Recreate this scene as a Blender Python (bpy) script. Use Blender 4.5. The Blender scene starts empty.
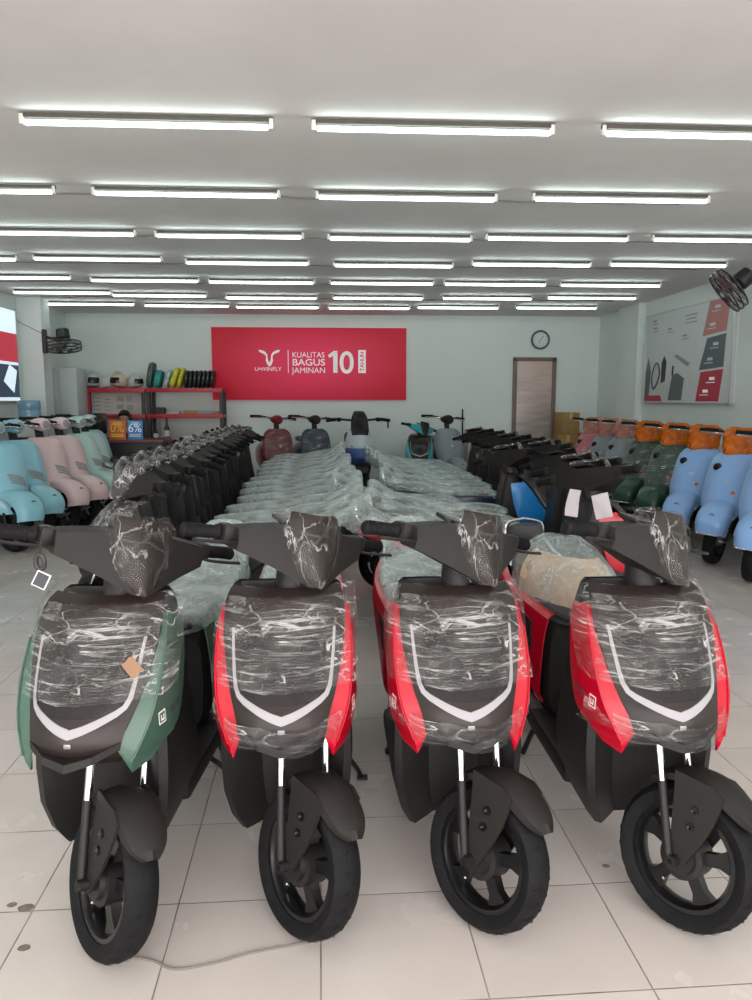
import bpy, bmesh, math, random
from mathutils import Vector, Matrix, noise
random.seed(7)
scene = bpy.context.scene
COL = scene.collection
PI = math.pi
R = math.radians

# ------------------------------------------------------------------ camera numbers
HC = 1.40
PITCH = math.atan(100 / 750)
YAW = math.atan(46 / 750)
FPX = 750.0
def ray(px, py):
    """direction of a pixel in the room frame"""
    x = (px - 376) / FPX; v = (500 - py) / FPX
    f = Vector((math.sin(YAW) * math.cos(PITCH), math.cos(YAW) * math.cos(PITCH), -math.sin(PITCH)))
    r = Vector((math.cos(YAW), -math.sin(YAW), 0))
    u = r.cross(f)
    return f + r * x + u * v
def at_z(px, py, z):
    d = ray(px, py); t = (z - HC) / d.z
    return Vector((0, 0, HC)) + d * t
def at_y(px, py, y):
    d = ray(px, py); t = y / d.y
    return Vector((0, 0, HC)) + d * t
def at_x(px, py, x):
    d = ray(px, py); t = x / d.x
    return Vector((0, 0, HC)) + d * t

# ------------------------------------------------------------------ materials
MATS = {}
def pnode(name, col, rough=.5, metal=0, spec=.5, coat=0, emit=None, estr=0, bump=0, bscale=60, var=0, vscale=6):
    m = bpy.data.materials.new(name); m.use_nodes = True
    nt = m.node_tree; b = nt.nodes['Principled BSDF']
    b.inputs['Base Color'].default_value = (*col, 1)
    b.inputs['Roughness'].default_value = rough
    b.inputs['Metallic'].default_value = metal
    b.inputs['Specular IOR Level'].default_value = spec
    b.inputs['Coat Weight'].default_value = coat
    b.inputs['Coat Roughness'].default_value = .08
    if emit:
        b.inputs['Emission Color'].default_value = (*emit, 1)
        b.inputs['Emission Strength'].default_value = estr
    tc = nt.nodes.new('ShaderNodeTexCoord')
    if var:
        n = nt.nodes.new('ShaderNodeTexNoise'); n.inputs['Scale'].default_value = vscale
        n.inputs['Detail'].default_value = 4
        nt.links.new(tc.outputs['Object'], n.inputs['Vector'])
        r = nt.nodes.new('ShaderNodeValToRGB')
        r.color_ramp.elements[0].position = .3; r.color_ramp.elements[1].position = .7
        r.color_ramp.elements[0].color = (*[c * (1 - var) for c in col], 1)
        r.color_ramp.elements[1].color = (*[min(1, c * (1 + var)) for c in col], 1)
        nt.links.new(n.outputs['Fac'], r.inputs['Fac'])
        nt.links.new(r.outputs['Color'], b.inputs['Base Color'])
    if bump:
        n2 = nt.nodes.new('ShaderNodeTexNoise'); n2.inputs['Scale'].default_value = bscale
        nt.links.new(tc.outputs['Object'], n2.inputs['Vector'])
        bp = nt.nodes.new('ShaderNodeBump'); bp.inputs['Strength'].default_value = bump
        bp.inputs['Distance'].default_value = .01
        nt.links.new(n2.outputs['Fac'], bp.inputs['Height'])
        nt.links.new(bp.outputs['Normal'], b.inputs['Normal'])
    MATS[name] = m
    return m

def film_mat(name, milk=.05, streak=.6, gloss=.05, tint=(.95, .95, .95), white=(.85, .86, .85), sc=(3, 3, 26), sc2=(16, 16, 9), cell=18, seed=0, thr=.03, cellw=.35, p0=.42, p1=.62, fres=.25):
    """thin crinkled wrapping film: see-through, with bright creases"""
    m = bpy.data.materials.new(name); m.use_nodes = True
    nt = m.node_tree; nt.nodes.clear(); L = nt.links.new; N = nt.nodes.new
    tc = N('ShaderNodeTexCoord')
    def ma(op, a, b=None, c=None):
        n = N('ShaderNodeMath'); n.operation = op
        for k, x in enumerate((a, b, c)):
            if x is None: continue
            if isinstance(x, (int, float)): n.inputs[k].default_value = x
            else: L(x, n.inputs[k])
        return n.outputs[0]
    def mapr(x, a, b, c=0, d=1):
        n = N('ShaderNodeMapRange'); L(x, n.inputs['Value'])
        for k, v_ in zip(('From Min', 'From Max', 'To Min', 'To Max'), (a, b, c, d)): n.inputs[k].default_value = v_
        return n.outputs[0]
    def nz(scale, off, detail=4, dist=.8, rot=(0, 0, 0)):
        mp = N('ShaderNodeMapping'); mp.inputs['Scale'].default_value = scale; mp.inputs['Location'].default_value = (off, off * .7, off * 1.3)
        mp.inputs['Rotation'].default_value = rot
        L(tc.outputs['Object'], mp.inputs['Vector'])
        n = N('ShaderNodeTexNoise'); n.inputs['Scale'].default_value = 1; n.inputs['Detail'].default_value = detail; n.inputs['Distortion'].default_value = dist
        L(mp.outputs[0], n.inputs['Vector']); return n.outputs['Fac']
    n1 = nz(sc, seed, 4, .9, (0, .16, .1)); n2 = nz(sc2, seed + 3, 3, .7, (.2, -.5, .4))
    r1 = mapr(ma('ABSOLUTE', ma('SUBTRACT', n1, .5)), 0, thr, 1, 0)
    r2 = mapr(ma('ABSOLUTE', ma('SUBTRACT', n2, .5)), 0, thr * .7, 1, 0)
    pa = mapr(nz((7, 7, 10), seed + 9, 3, .5), p0, p1); pb = mapr(nz((8, 8, 8), seed + 17, 2, .3), .45, .6)
    # crumple cells
    vmp = N('ShaderNodeMapping'); vmp.inputs['Scale'].default_value = (cell, cell, cell * 1.3)
    nv = N('ShaderNodeTexNoise'); nv.inputs['Scale'].default_value = 7; L(tc.outputs['Object'], nv.inputs['Vector'])
    mixv = N('ShaderNodeMix'); mixv.data_type = 'VECTOR'; mixv.inputs[0].default_value = .12
    L(tc.outputs['Object'], mixv.inputs[4]); L(nv.outputs['Color'], mixv.inputs[5]); L(mixv.outputs[1], vmp.inputs['Vector'])
    vo = N('ShaderNodeTexVoronoi'); vo.feature = 'DISTANCE_TO_EDGE'; vo.inputs['Scale'].default_value = 1; L(vmp.outputs[0], vo.inputs['Vector'])
    vc = ma('MULTIPLY', mapr(vo.outputs['Distance'], 0, .05, 1, 0), cellw)
    crease = ma('MAXIMUM', ma('MULTIPLY', r1, pa), ma('MAXIMUM', ma('MULTIPLY', r2, pb), ma('MULTIPLY', vc, mapr(n2, .4, .6))))
    h = ma('ADD', n1, ma('ADD', ma('MULTIPLY', n2, .7), ma('MULTIPLY', vo.outputs['Distance'], .6)))
    bp = N('ShaderNodeBump'); bp.inputs['Strength'].default_value = 1.0; bp.inputs['Distance'].default_value = .02
    L(h, bp.inputs['Height'])
    tr = N('ShaderNodeBsdfTransparent'); tr.inputs['Color'].default_value = (*tint, 1)
    gl = N('ShaderNodeBsdfGlossy'); gl.inputs['Roughness'].default_value = .10; gl.inputs['Color'].default_value = (.95, .95, .95, 1)
    L(bp.outputs['Normal'], gl.inputs['Normal'])
    df = N('ShaderNodeBsdfDiffuse'); df.inputs['Color'].default_value = (*white, 1)
    fr = N('ShaderNodeLayerWeight'); fr.inputs['Blend'].default_value = .2
    L(bp.outputs['Normal'], fr.inputs['Normal'])
    fg = ma('MULTIPLY_ADD', fr.outputs['Fresnel'], fres, gloss)
    m1 = N('ShaderNodeMixShader'); L(fg, m1.inputs[0]); L(tr.outputs[0], m1.inputs[1]); L(gl.outputs[0], m1.inputs[2])
    fd = ma('ADD', ma('MULTIPLY', crease, streak), ma('MULTIPLY_ADD', pa, milk, milk * .5))  # whitish creases, with crinkle highlights put into the diffuse colour
    m2 = N('ShaderNodeMixShader'); L(fd, m2.inputs[0]); L(m1.outputs[0], m2.inputs[1]); L(df.outputs[0], m2.inputs[2])
    out = N('ShaderNodeOutputMaterial'); L(m2.outputs[0], out.inputs['Surface'])
    MATS[name] = m
    return m

def tile_mat(name, size, origin, rot, col_a, col_b, grout):
    m = bpy.data.materials.new(name); m.use_nodes = True
    nt = m.node_tree; L = nt.links.new; N = nt.nodes.new
    b = nt.nodes['Principled BSDF']
    g = N('ShaderNodeNewGeometry'); mp = N('ShaderNodeMapping'); mp.vector_type = 'TEXTURE'
    mp.inputs['Location'].default_value = (origin[0], origin[1], 0)
    mp.inputs['Rotation'].default_value = (0, 0, rot)
    mp.inputs['Scale'].default_value = (size, size, size)
    L(g.outputs['Position'], mp.inputs['Vector'])
    sp = N('ShaderNodeSeparateXYZ'); L(mp.outputs[0], sp.inputs[0])
    ds = []
    fl = N('ShaderNodeCombineXYZ')
    for i, ax in enumerate('XY'):
        fr = N('ShaderNodeMath'); fr.operation = 'FRACT'; L(sp.outputs[ax], fr.inputs[0])
        s = N('ShaderNodeMath'); s.operation = 'SUBTRACT'; s.inputs[1].default_value = .5; L(fr.outputs[0], s.inputs[0])
        a = N('ShaderNodeMath'); a.operation = 'ABSOLUTE'; L(s.outputs[0], a.inputs[0])
        ds.append(a)
        f = N('ShaderNodeMath'); f.operation = 'FLOOR'; L(sp.outputs[ax], f.inputs[0]); L(f.outputs[0], fl.inputs[i])
    mx = N('ShaderNodeMath'); mx.operation = 'MAXIMUM'; L(ds[0].outputs[0], mx.inputs[0]); L(ds[1].outputs[0], mx.inputs[1])
    jr = N('ShaderNodeMapRange'); jr.inputs['From Min'].default_value = .4935; jr.inputs['From Max'].default_value = .4975
    L(mx.outputs[0], jr.inputs['Value'])
    wn = N('ShaderNodeTexWhiteNoise'); L(fl.outputs[0], wn.inputs['Vector'])
    mix = N('ShaderNodeMix'); mix.data_type = 'RGBA'
    mix.inputs[6].default_value = (*col_a, 1); mix.inputs[7].default_value = (*col_b, 1)
    L(wn.outputs['Value'], mix.inputs[0])
    # soft stains
    n = N('ShaderNodeTexNoise'); n.inputs['Scale'].default_value = 3.0; n.inputs['Detail'].default_value = 6
    L(g.outputs['Position'], n.inputs['Vector'])
    st = N('ShaderNodeMapRange'); st.inputs['From Min'].default_value = .35; st.inputs['From Max'].default_value = .7
    st.inputs['To Min'].default_value = .94; st.inputs['To Max'].default_value = 1.04
    L(n.outputs['Fac'], st.inputs['Value'])
    ml = N('ShaderNodeMix'); ml.data_type = 'RGBA'; ml.blend_type = 'MULTIPLY'; ml.inputs[0].default_value = 1
    L(mix.outputs[2], ml.inputs[6]); L(st.outputs[0], ml.inputs[7])
    # dirt specks along the joints
    n2 = N('ShaderNodeTexNoise'); n2.inputs['Scale'].default_value = 9; n2.inputs['Detail'].default_value = 3
    L(g.outputs['Position'], n2.inputs['Vector'])
    gm = N('ShaderNodeMapRange'); gm.inputs['From Min'].default_value = .3; gm.inputs['From Max'].default_value = .65
    gm.inputs['To Min'].default_value = .55; gm.inputs['To Max'].default_value = 1
    L(n2.outputs['Fac'], gm.inputs['Value'])
    jm = N('ShaderNodeMath'); jm.operation = 'MULTIPLY'; L(jr.outputs[0], jm.inputs[0]); L(gm.outputs[0], jm.inputs[1])
    m3 = N('ShaderNodeMix'); m3.data_type = 'RGBA'; m3.inputs[7].default_value = (*grout, 1)
    L(jm.outputs[0], m3.inputs[0]); L(ml.outputs[2], m3.inputs[6])
    L(m3.outputs[2], b.inputs['Base Color'])
    rr = N('ShaderNodeMapRange'); rr.inputs['To Min'].default_value = .16; rr.inputs['To Max'].default_value = .34
    L(n.outputs['Fac'], rr.inputs['Value'])
    rj = N('ShaderNodeMath'); rj.operation = 'MULTIPLY_ADD'; rj.inputs[1].default_value = .5
    L(jr.outputs[0], rj.inputs[0]); L(rr.outputs[0], rj.inputs[2]); L(rj.outputs[0], b.inputs['Roughness'])
    bp = N('ShaderNodeBump'); bp.invert = True; bp.inputs['Strength'].default_value = .6; bp.inputs['Distance'].default_value = .003
    L(jr.outputs[0], bp.inputs['Height']); L(bp.outputs['Normal'], b.inputs['Normal'])
    b.inputs['Specular IOR Level'].default_value = .45
    MATS[name] = m
    return m

# ------------------------------------------------------------------ mesh builder
def V(*a): return Vector(a)
class MB:
    def __init__(s): s.v = []; s.f = []; s.m = []; s.mi = 0; s.X = None
    def add(s, vs, fs):
        k = len(s.v)
        s.v += [(s.X @ Vector(p)) if s.X else Vector(p) for p in vs]
        s.f += [tuple(i + k for i in f) for f in fs]; s.m += [s.mi] * len(fs)
        return s
    def box(s, c, d, rot=None, bev=0.0, seg=2):
        bm = bmesh.new(); bmesh.ops.create_cube(bm, size=1)
        for v in bm.verts: v.co = Vector((v.co.x * d[0], v.co.y * d[1], v.co.z * d[2]))
        if bev: bmesh.ops.bevel(bm, geom=bm.edges[:], offset=bev, segments=seg, profile=.6, affect='EDGES')
        M = Matrix.Translation(Vector(c))
        if rot is not None: M = M @ rot
        bm.verts.index_update()
        s.add([M @ v.co for v in bm.verts], [[v.index for v in f.verts] for f in bm.faces]); bm.free()
        return s
    def tube(s, pts, r, n=10, cap=True, flat=1.0, up=None):
        pts = [Vector(p) for p in pts]; k = len(pts)
        rs = r if isinstance(r, (list, tuple)) else [r] * k
        rings = []; prev = None
        for i, p in enumerate(pts):
            t = (pts[min(i + 1, k - 1)] - pts[max(i - 1, 0)]).normalized()
            if prev is None:
                a = Vector(up) if up else (V(0, 0, 1) if abs(t.z) < .9 else V(1, 0, 0))
            else: a = prev
            a = (a - t * a.dot(t)).normalized(); prev = a
            b = t.cross(a)
            rings.append([p + (a * math.cos(2 * PI * j / n) * flat + b * math.sin(2 * PI * j / n)) * rs[i] for j in range(n)])
        return s.loft(rings, cap=cap)
    def loft(s, rings, cap=True, closed=True, loop=False):
        n = len(rings[0]); vs = [p for rg in rings for p in rg]; fs = []
        K = len(rings)
        for i in range(K if loop else K - 1):
            i2 = (i + 1) % K
            for j in range(n if closed else n - 1):
                j2 = (j + 1) % n
                fs.append((i * n + j, i * n + j2, i2 * n + j2, i2 * n + j))
        if cap and closed and not loop:
            fs.append(tuple(range(n))); fs.append(tuple((K - 1) * n + j for j in range(n)))
        return s.add(vs, fs)
    def lathe(s, prof, n=24, axis='X', c=(0, 0, 0), close=False):
        """prof: (along, radius)"""
        rings = []
        for k in range(n):
            a = 2 * PI * k / n; rg = []
            for (t, r) in prof:
                if axis == 'X': p = V(t, r * math.cos(a), r * math.sin(a))
                elif axis == 'Y': p = V(r * math.cos(a), t, r * math.sin(a))
                else: p = V(r * math.cos(a), r * math.sin(a), t)
                rg.append(p + Vector(c))
            rings.append(rg)
        return s.loft(rings, closed=close, loop=True)
    def prism(s, poly, a, b, axis='X'):
        """2-D polygon extruded from a to b along an axis"""
        def P(u, v, t):
            return V(t, u, v) if axis == 'X' else (V(u, t, v) if axis == 'Y' else V(u, v, t))
        n = len(poly)
        vs = [P(u, v, a) for u, v in poly] + [P(u, v, b) for u, v in poly]
        fs = [tuple(range(n)), tuple(range(2 * n - 1, n - 1, -1))] + [(i, (i + 1) % n, n + (i + 1) % n, n + i) for i in range(n)]
        return s.add(vs, fs)
    def sheet(s, rows):
        n = len(rows[0]); vs = [p for r_ in rows for p in r_]
        fs = [(i * n + j, i * n + j + 1, (i + 1) * n + j + 1, (i + 1) * n + j) for i in range(len(rows) - 1) for j in range(n - 1)]
        return s.add(vs, fs)
    def shell(s, rows, t):
        """grid thickened along its normals"""
        K, n = len(rows), len(rows[0]); back = []
        for i in range(K):
            r_ = []
            for j in range(n):
                du = Vector(rows[i][min(j + 1, n - 1)]) - Vector(rows[i][max(j - 1, 0)])
                dv = Vector(rows[min(i + 1, K - 1)][j]) - Vector(rows[max(i - 1, 0)][j])
                nn = du.cross(dv)
                nn = nn.normalized() if nn.length > 1e-9 else V(0, 0, 1)
                r_.append(Vector(rows[i][j]) + nn * t)
            back.append(r_)
        vs = [p for r_ in rows for p in r_] + [p for r_ in back for p in r_]; N = K * n
        fs = []
        for i in range(K - 1):
            for j in range(n - 1):
                q = (i * n + j, i * n + j + 1, (i + 1) * n + j + 1, (i + 1) * n + j)
                fs.append(q); fs.append(tuple(N + x for x in reversed(q)))
        edge = [(0, j) for j in range(n)] + [(i, n - 1) for i in range(1, K)] + [(K - 1, j) for j in range(n - 2, -1, -1)] + [(i, 0) for i in range(K - 2, 0, -1)]
        ids = [i * n + j for i, j in edge]
        for a in range(len(ids)):
            b = (a + 1) % len(ids); fs.append((ids[a], ids[b], N + ids[b], N + ids[a]))
        return s.add(vs, fs)
    def jitter(s, amp, freq, seed=0):
        for i, p in enumerate(s.v):
            s.v[i] = p + noise.noise_vector(p * freq + V(seed, seed * 2, seed * 3)) * amp
        return s
    def zr(s):
        s.v = [V(p.x, p.y, ZR(p.z)) for p in s.v]; return s
    def xf(s, M):
        s.v = [M @ p for p in s.v]; return s
    def mirror_x(s):
        k = len(s.v); s.v += [V(-p.x, p.y, p.z) for p in s.v]
        s.f += [tuple(k + i for i in reversed(f)) for f in s.f]; s.m += s.m[:]
        return s
    def build(s, name, mats, parent=None, angle=38, smooth=True, recalc=True):
        me = bpy.data.meshes.new(name)
        me.from_pydata([tuple(p) for p in s.v], [], s.f); me.update()
        if not isinstance(mats, (list, tuple)): mats = [mats]
        for m in mats: me.materials.append(MATS[m] if isinstance(m, str) else m)
        me.polygons.foreach_set('material_index', s.m)
        if recalc:
            bm = bmesh.new(); bm.from_mesh(me); bmesh.ops.recalc_face_normals(bm, faces=bm.faces[:]); bm.to_mesh(me); bm.free()
        if smooth:
            me.polygons.foreach_set('use_smooth', [True] * len(me.polygons))
            me.set_sharp_from_angle(angle=R(angle))
        o = bpy.data.objects.new(name, me); COL.objects.link(o)
        if parent: o.parent = parent
        return o

def cr(p0, p1, p2, p3, t):
    return .5 * ((2 * p1) + (p2 - p0) * t + (2 * p0 - 5 * p1 + 4 * p2 - p3) * t * t + (3 * p1 - p0 - 3 * p2 + p3) * t ** 3)
def spline(pts, k, loop=False):
    """Catmull-Rom through pts, k steps a span"""
    pts = [Vector(p) for p in pts]; n = len(pts); out = []
    for i in range(n if loop else n - 1):
        if loop: a, b, c, d = pts[i - 1], pts[i], pts[(i + 1) % n], pts[(i + 2) % n]
        else:
            b, c = pts[i], pts[i + 1]
            a = pts[i - 1] if i else b * 2 - c
            d = pts[i + 2] if i + 2 < n else c * 2 - b
        for j in range(k): out.append(cr(a, b, c, d, j / k))
    if not loop: out.append(pts[-1])
    return out
def surf(ctrl, ku, kv):
    rows = [spline(r_, ku) if ku > 1 else [Vector(p) for p in r_] for r_ in ctrl]
    if kv <= 1: return rows
    cols = [spline([r_[j] for r_ in rows], kv) for j in range(len(rows[0]))]
    return [[c[i] for c in cols] for i in range(len(cols[0]))]
def lerp_tab(tab, z):
    """tab sorted by its first column; every other column interpolated"""
    if z <= tab[0][0]: return tab[0][1:]
    for a, b in zip(tab, tab[1:]):
        if z <= b[0]:
            t = (z - a[0]) / (b[0] - a[0]); t2 = t
            return [x + (y - x) * t2 for x, y in zip(a[1:], b[1:])]
    return tab[-1][1:]

# ------------------------------------------------------------------ object helpers
def props(o, label=None, cat=None, group=None, kind=None):
    if label: o['label'] = label
    if cat: o['category'] = cat
    if group: o['group'] = group
    if kind: o['kind'] = kind
    return o
def thing(name, label, cat, loc=(0, 0, 0), rz=0, group=None):
    o = bpy.data.objects.new(name, None); COL.objects.link(o)
    o.empty_display_size = .1
    o.location = loc; o.rotation_euler = (0, 0, rz)
    return props(o, label, cat, group)
def kids(o): return [c for c in KIDS.get(o, [])]
KIDS = {}
def index_kids(root):
    """children lists by walking the scene once"""
    KIDS.clear()
    for o in COL.objects:
        if o.parent: KIDS.setdefault(o.parent, []).append(o)
def dup(o, parent=None, skip=(), swap=None):
    c = o.copy(); COL.objects.link(c)
    if parent: c.parent = parent
    if swap and c.type == 'MESH':
        for sl in c.material_slots:
            if sl.material and sl.material.name in swap:
                mname = swap[sl.material.name]
                sl.link = 'OBJECT'; sl.material = MATS[mname]
    for ch in kids(o):
        if ch.name.split('.')[0] in skip: continue
        dup(ch, c, skip, swap)
    return c
def recolor(o, swap):
    for sl in getattr(o, 'material_slots', []):
        if sl.material and sl.material.name in swap:
            mname = swap[sl.material.name]
            sl.link = 'OBJECT'; sl.material = MATS[mname]
    for ch in kids(o): recolor(ch, swap)
def text(body, size, mat, parent, loc, rot, name='lettering', align='LEFT', sx=1.0, ext=.0008, bold=0.0, spacing=1.0):
    cu = bpy.data.curves.new(name, 'FONT'); cu.body = body; cu.size = size; cu.extrude = ext
    cu.align_x = align; cu.offset = bold; cu.space_character = spacing
    tmp = bpy.data.objects.new('tmp', cu); COL.objects.link(tmp); bpy.context.view_layer.update()
    me = bpy.data.meshes.new_from_object(tmp.evaluated_get(bpy.context.evaluated_depsgraph_get()))
    bpy.data.objects.remove(tmp); me.name = name
    o = bpy.data.objects.new(name, me); COL.objects.link(o); me.materials.clear(); me.materials.append(MATS[mat])
    o.parent = parent; o.location = loc; o.rotation_euler = rot; o.scale = (sx, 1, 1)
    return o

# palette
pnode('ceiling_paint', (.77, .75, .735), .9, var=.06, vscale=1.3, bump=.03, bscale=30)
pnode('wall_paint', (.73, .80, .775), .85, var=.025, vscale=1.1)
pnode('pillar_paint', (.71, .77, .75), .85, var=.03, vscale=2)
pnode('skirting_tile', (.45, .44, .42), .4, var=.05)
pnode('tube_glow', (1, 1, 1), .4, emit=(.82, 1.0, .96), estr=9.2)
pnode('tube_housing', (.07, .06, .05), .5, var=.08, vscale=9)
pnode('lamp_cap', (.75, .75, .72), .5)
pnode('wire', (.05, .05, .05), .6)
pnode('wire_grey', (.20, .18, .16), .7)
pnode('rubber', (.006, .006, .007), .72, spec=.25, bump=.2, bscale=160, var=.25, vscale=20)
pnode('alloy_black', (.007, .007, .008), .32, .1, spec=.4, coat=.2, var=.2, vscale=15)
pnode('plastic_black', (.013, .012, .012), .5, spec=.4, bump=.12, bscale=350, var=.15, vscale=8)
pnode('plastic_grey', (.015, .013, .012), .6, spec=.35, bump=.12, bscale=350, var=.1, vscale=8)
pnode('gloss_black', (.012, .010, .010), .22, spec=.35, coat=.1, var=.2, vscale=5)
pnode('screen_smoke', (.022, .016, .015), .42, spec=.25, var=.15)
pnode('panel_smoke', (.024, .017, .016), .34, spec=.3, coat=.1, var=.15, vscale=5)
pnode('chrome', (.75, .76, .77), .12, 1, var=.05)
pnode('steel', (.35, .35, .35), .35, .9, var=.1)
pnode('led_white', (.36, .35, .37), .25, coat=.3, var=.04)
pnode('seat_vinyl', (.03, .03, .032), .55, bump=.2, bscale=220, var=.1)
pnode('tail_red', (.55, .01, .02), .2, coat=.5, var=.1)
pnode('badge_white', (.8, .8, .8), .5)
pnode('badge_red', (.6, .03, .06), .4)
pnode('card_beige', (.30, .18, .11), .8, var=.1, vscale=9)
def paint(name, col): pnode(name, col, .28, spec=.4, coat=.3, var=.05, vscale=3)
paint('paint_red', (.47, .002, .019))
paint('paint_green', (.055, .115, .085))
paint('paint_dark', (.014, .017, .017))
paint('paint_blue', (.012, .24, .66))
paint('paint_navy', (.012, .02, .05))
paint('paint_teal', (.02, .36, .40))
paint('paint_white', (.62, .60, .62))
paint('retro_blue', (.28, .50, .90))
paint('retro_pink', (.80, .60, .61))
paint('retro_mint', (.52, .72, .69))
paint('retro_aqua', (.30, .62, .74))
paint('retro_green', (.022, .075, .045))
paint('retro_grey', (.22, .27, .30))
paint('retro_rose', (.62, .16, .20))
paint('maroon', (.17, .008, .018))
paint('silver', (.52, .56, .60))
paint('maxi_blue', (.05, .10, .30))
film_mat('film_clear', milk=.032, streak=.45, gloss=.016, sc=(3.5, 3.5, 46), sc2=(9, 9, 20), seed=1, cell=13, cellw=.12, thr=.03, p0=.40, p1=.60)
film_mat('film_head', milk=.012, streak=.38, gloss=.006, tint=(.97, .96, .95), sc=(9, 9, 5), sc2=(12, 12, 4), seed=3, cell=8, cellw=.16, thr=.014, fres=.07)
film_mat('film_row', milk=.05, streak=.6, gloss=.02, sc=(9, 9, 9), sc2=(12, 12, 9), seed=23, cell=7, cellw=.2, thr=.03, p0=.38, p1=.58)
film_mat('film_milky', milk=.36, streak=.30, gloss=.03, white=(.54, .64, .63), sc=(8, 4, 9), sc2=(12, 5, 12), cell=6, cellw=.12, seed=5, thr=.022, p0=.3, p1=.62, fres=.18)
film_mat('film_bag', milk=.22, streak=.25, gloss=.03, white=(.55, .66, .66), sc=(7, 4, 7), sc2=(10, 5, 10), cell=5, cellw=.08, seed=15, thr=.02, p0=.3, p1=.6, fres=.18)
film_mat('film_orange', milk=.45, streak=.5, gloss=.10, white=(.85, .20, .012), tint=(.85, .30, .04), sc=(14, 14, 18), seed=7, cell=14, p0=.3, p1=.6)
film_mat('film_pink', milk=.42, streak=.35, gloss=.10, white=(.75, .34, .28), tint=(.85, .5, .45), sc=(14, 14, 18), seed=9, cell=14, p0=.3, p1=.6)
pnode('shelf_red', (.42, .012, .03), .4, var=.05)
pnode('shelf_post', (.035, .035, .04), .5, var=.1)
pnode('paper', (.72, .71, .68), .9, var=.04, vscale=20)
pnode('ink', (.06, .06, .07), .8)
pnode('ink_grey', (.32, .33, .34), .8)
pnode('screen_black', (.012, .013, .015), .25)
pnode('desk_black', (.02, .02, .024), .5, var=.1)
pnode('desk_top', (.16, .05, .05), .45, var=.1)
pnode('cabinet_white', (.52, .57, .56), .5, var=.03)
pnode('sign_orange', (.75, .13, .05), .5, var=.08, vscale=12)
pnode('sign_blue', (.05, .30, .70), .5, var=.08, vscale=12)
pnode('sign_yellow', (.85, .65, .08), .5)
pnode('white_ink_glow', (.88, .88, .90), .6, emit=(1, 1, 1), estr=.15)  # white lettering with a faint added glow, no lamp behind it
pnode('water_blue', (.20, .36, .50), .15, coat=.4, var=.1)
pnode('helmet_white', (.58, .60, .58), .3, coat=.4, var=.05)
pnode('helmet_blue', (.42, .55, .60), .3, coat=.4, var=.08)
pnode('helmet_cream', (.60, .50, .40), .3, coat=.4, var=.05)
pnode('case_teal', (.02, .28, .26), .5, var=.1)
pnode('case_yellow', (.62, .60, .03), .5, var=.1)
pnode('case_pale', (.40, .55, .62), .5, var=.1)
pnode('case_black', (.02, .025, .025), .5, var=.1)
pnode('case_green', (.05, .10, .09), .5, var=.2)
pnode('bottle_dark', (.02, .02, .025), .25, coat=.3)
pnode('carton', (.36, .22, .08), .8, var=.12, vscale=6)
pnode('carton_pale', (.55, .45, .42), .8, var=.08, vscale=6)
pnode('carton_tape', (.55, .42, .22), .4)
pnode('door_frame', (.18, .13, .11), .5, var=.1)
pnode('clock_rim', (.10, .13, .15), .35)
pnode('clock_face', (.66, .74, .77), .6)
pnode('fan_black', (.02, .022, .024), .4)
pnode('fan_blade', (.36, .30, .24), .4)
pnode('fan_red', (.035, .022, .024), .35)
pnode('skin', (.42, .24, .17), .5, var=.05)
pnode('hair', (.012, .010, .010), .6, bump=.3, bscale=90)
pnode('shirt', (.10, .02, .03), .8, var=.1)
pnode('frame_alu', (.55, .57, .58), .35, .5, var=.05)
pnode('board_white', (.62, .66, .66), .5, var=.02)
pnode('board_red', (.50, .03, .06), .5)
pnode('board_coral', (.52, .20, .19), .5)
pnode('board_dark', (.10, .14, .15), .5)
pnode('carton_inner', (.66, .46, .31), .8, var=.08, vscale=9)
pnode('tag_paper', (.50, .47, .50), .85, var=.05)
pnode('key_black', (.02, .02, .02), .4)
# ------------------------------------------------------------------ scooters
STEER = R(38)
def steer_matrix(p0, p1, ang):
    ax = (Vector(p1) - Vector(p0)).normalized()
    return Matrix.Translation(Vector(p0)) @ Matrix.Rotation(ang, 4, ax) @ Matrix.Translation(-Vector(p0))

def tire_mb(c, Ro, w, X=None, n=44):
    mb = MB(); mb.X = X; h = w / 2; ri = Ro * .745
    prof = [(-h * .72, ri), (-h * .95, ri + .018), (-h, ri + .03), (-h * .86, Ro - .012), (-h * .5, Ro - .003), (0, Ro), (h * .5, Ro - .003),
            (h * .86, Ro - .012), (h, ri + .03), (h * .95, ri + .018), (h * .72, ri)]
    mb.lathe(prof, n, 'X', c, close=True)
    # tread blocks: slanted sipes standing slightly proud of the casing
    return mb
def tread_mb(c, Ro, w, X=None, n=26):
    mb = MB(); mb.X = X; h = w / 2
    for k in range(n):
        a = 2 * PI * k / n
        for sgn in (-1, 1):
            pts = []
            for t in range(4):
                u = t / 3
                x = sgn * h * (.12 + .74 * u); da = a + u * .11 + (0 if sgn > 0 else PI / n)
                rr = Ro + .0012 - .013 * max(0, (u - .25) / .75) ** 1.6
                pts.append((x, da, rr))
            vs = []
            for (x, da, rr) in pts:
                for e in (-.022, .022):
                    vs.append(Vector(c) + V(x, rr * math.cos(da + e), rr * math.sin(da + e)))
            mb.add(vs, [(2 * i, 2 * i + 1, 2 * i + 3, 2 * i + 2) for i in range(3)])
    return mb
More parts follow.
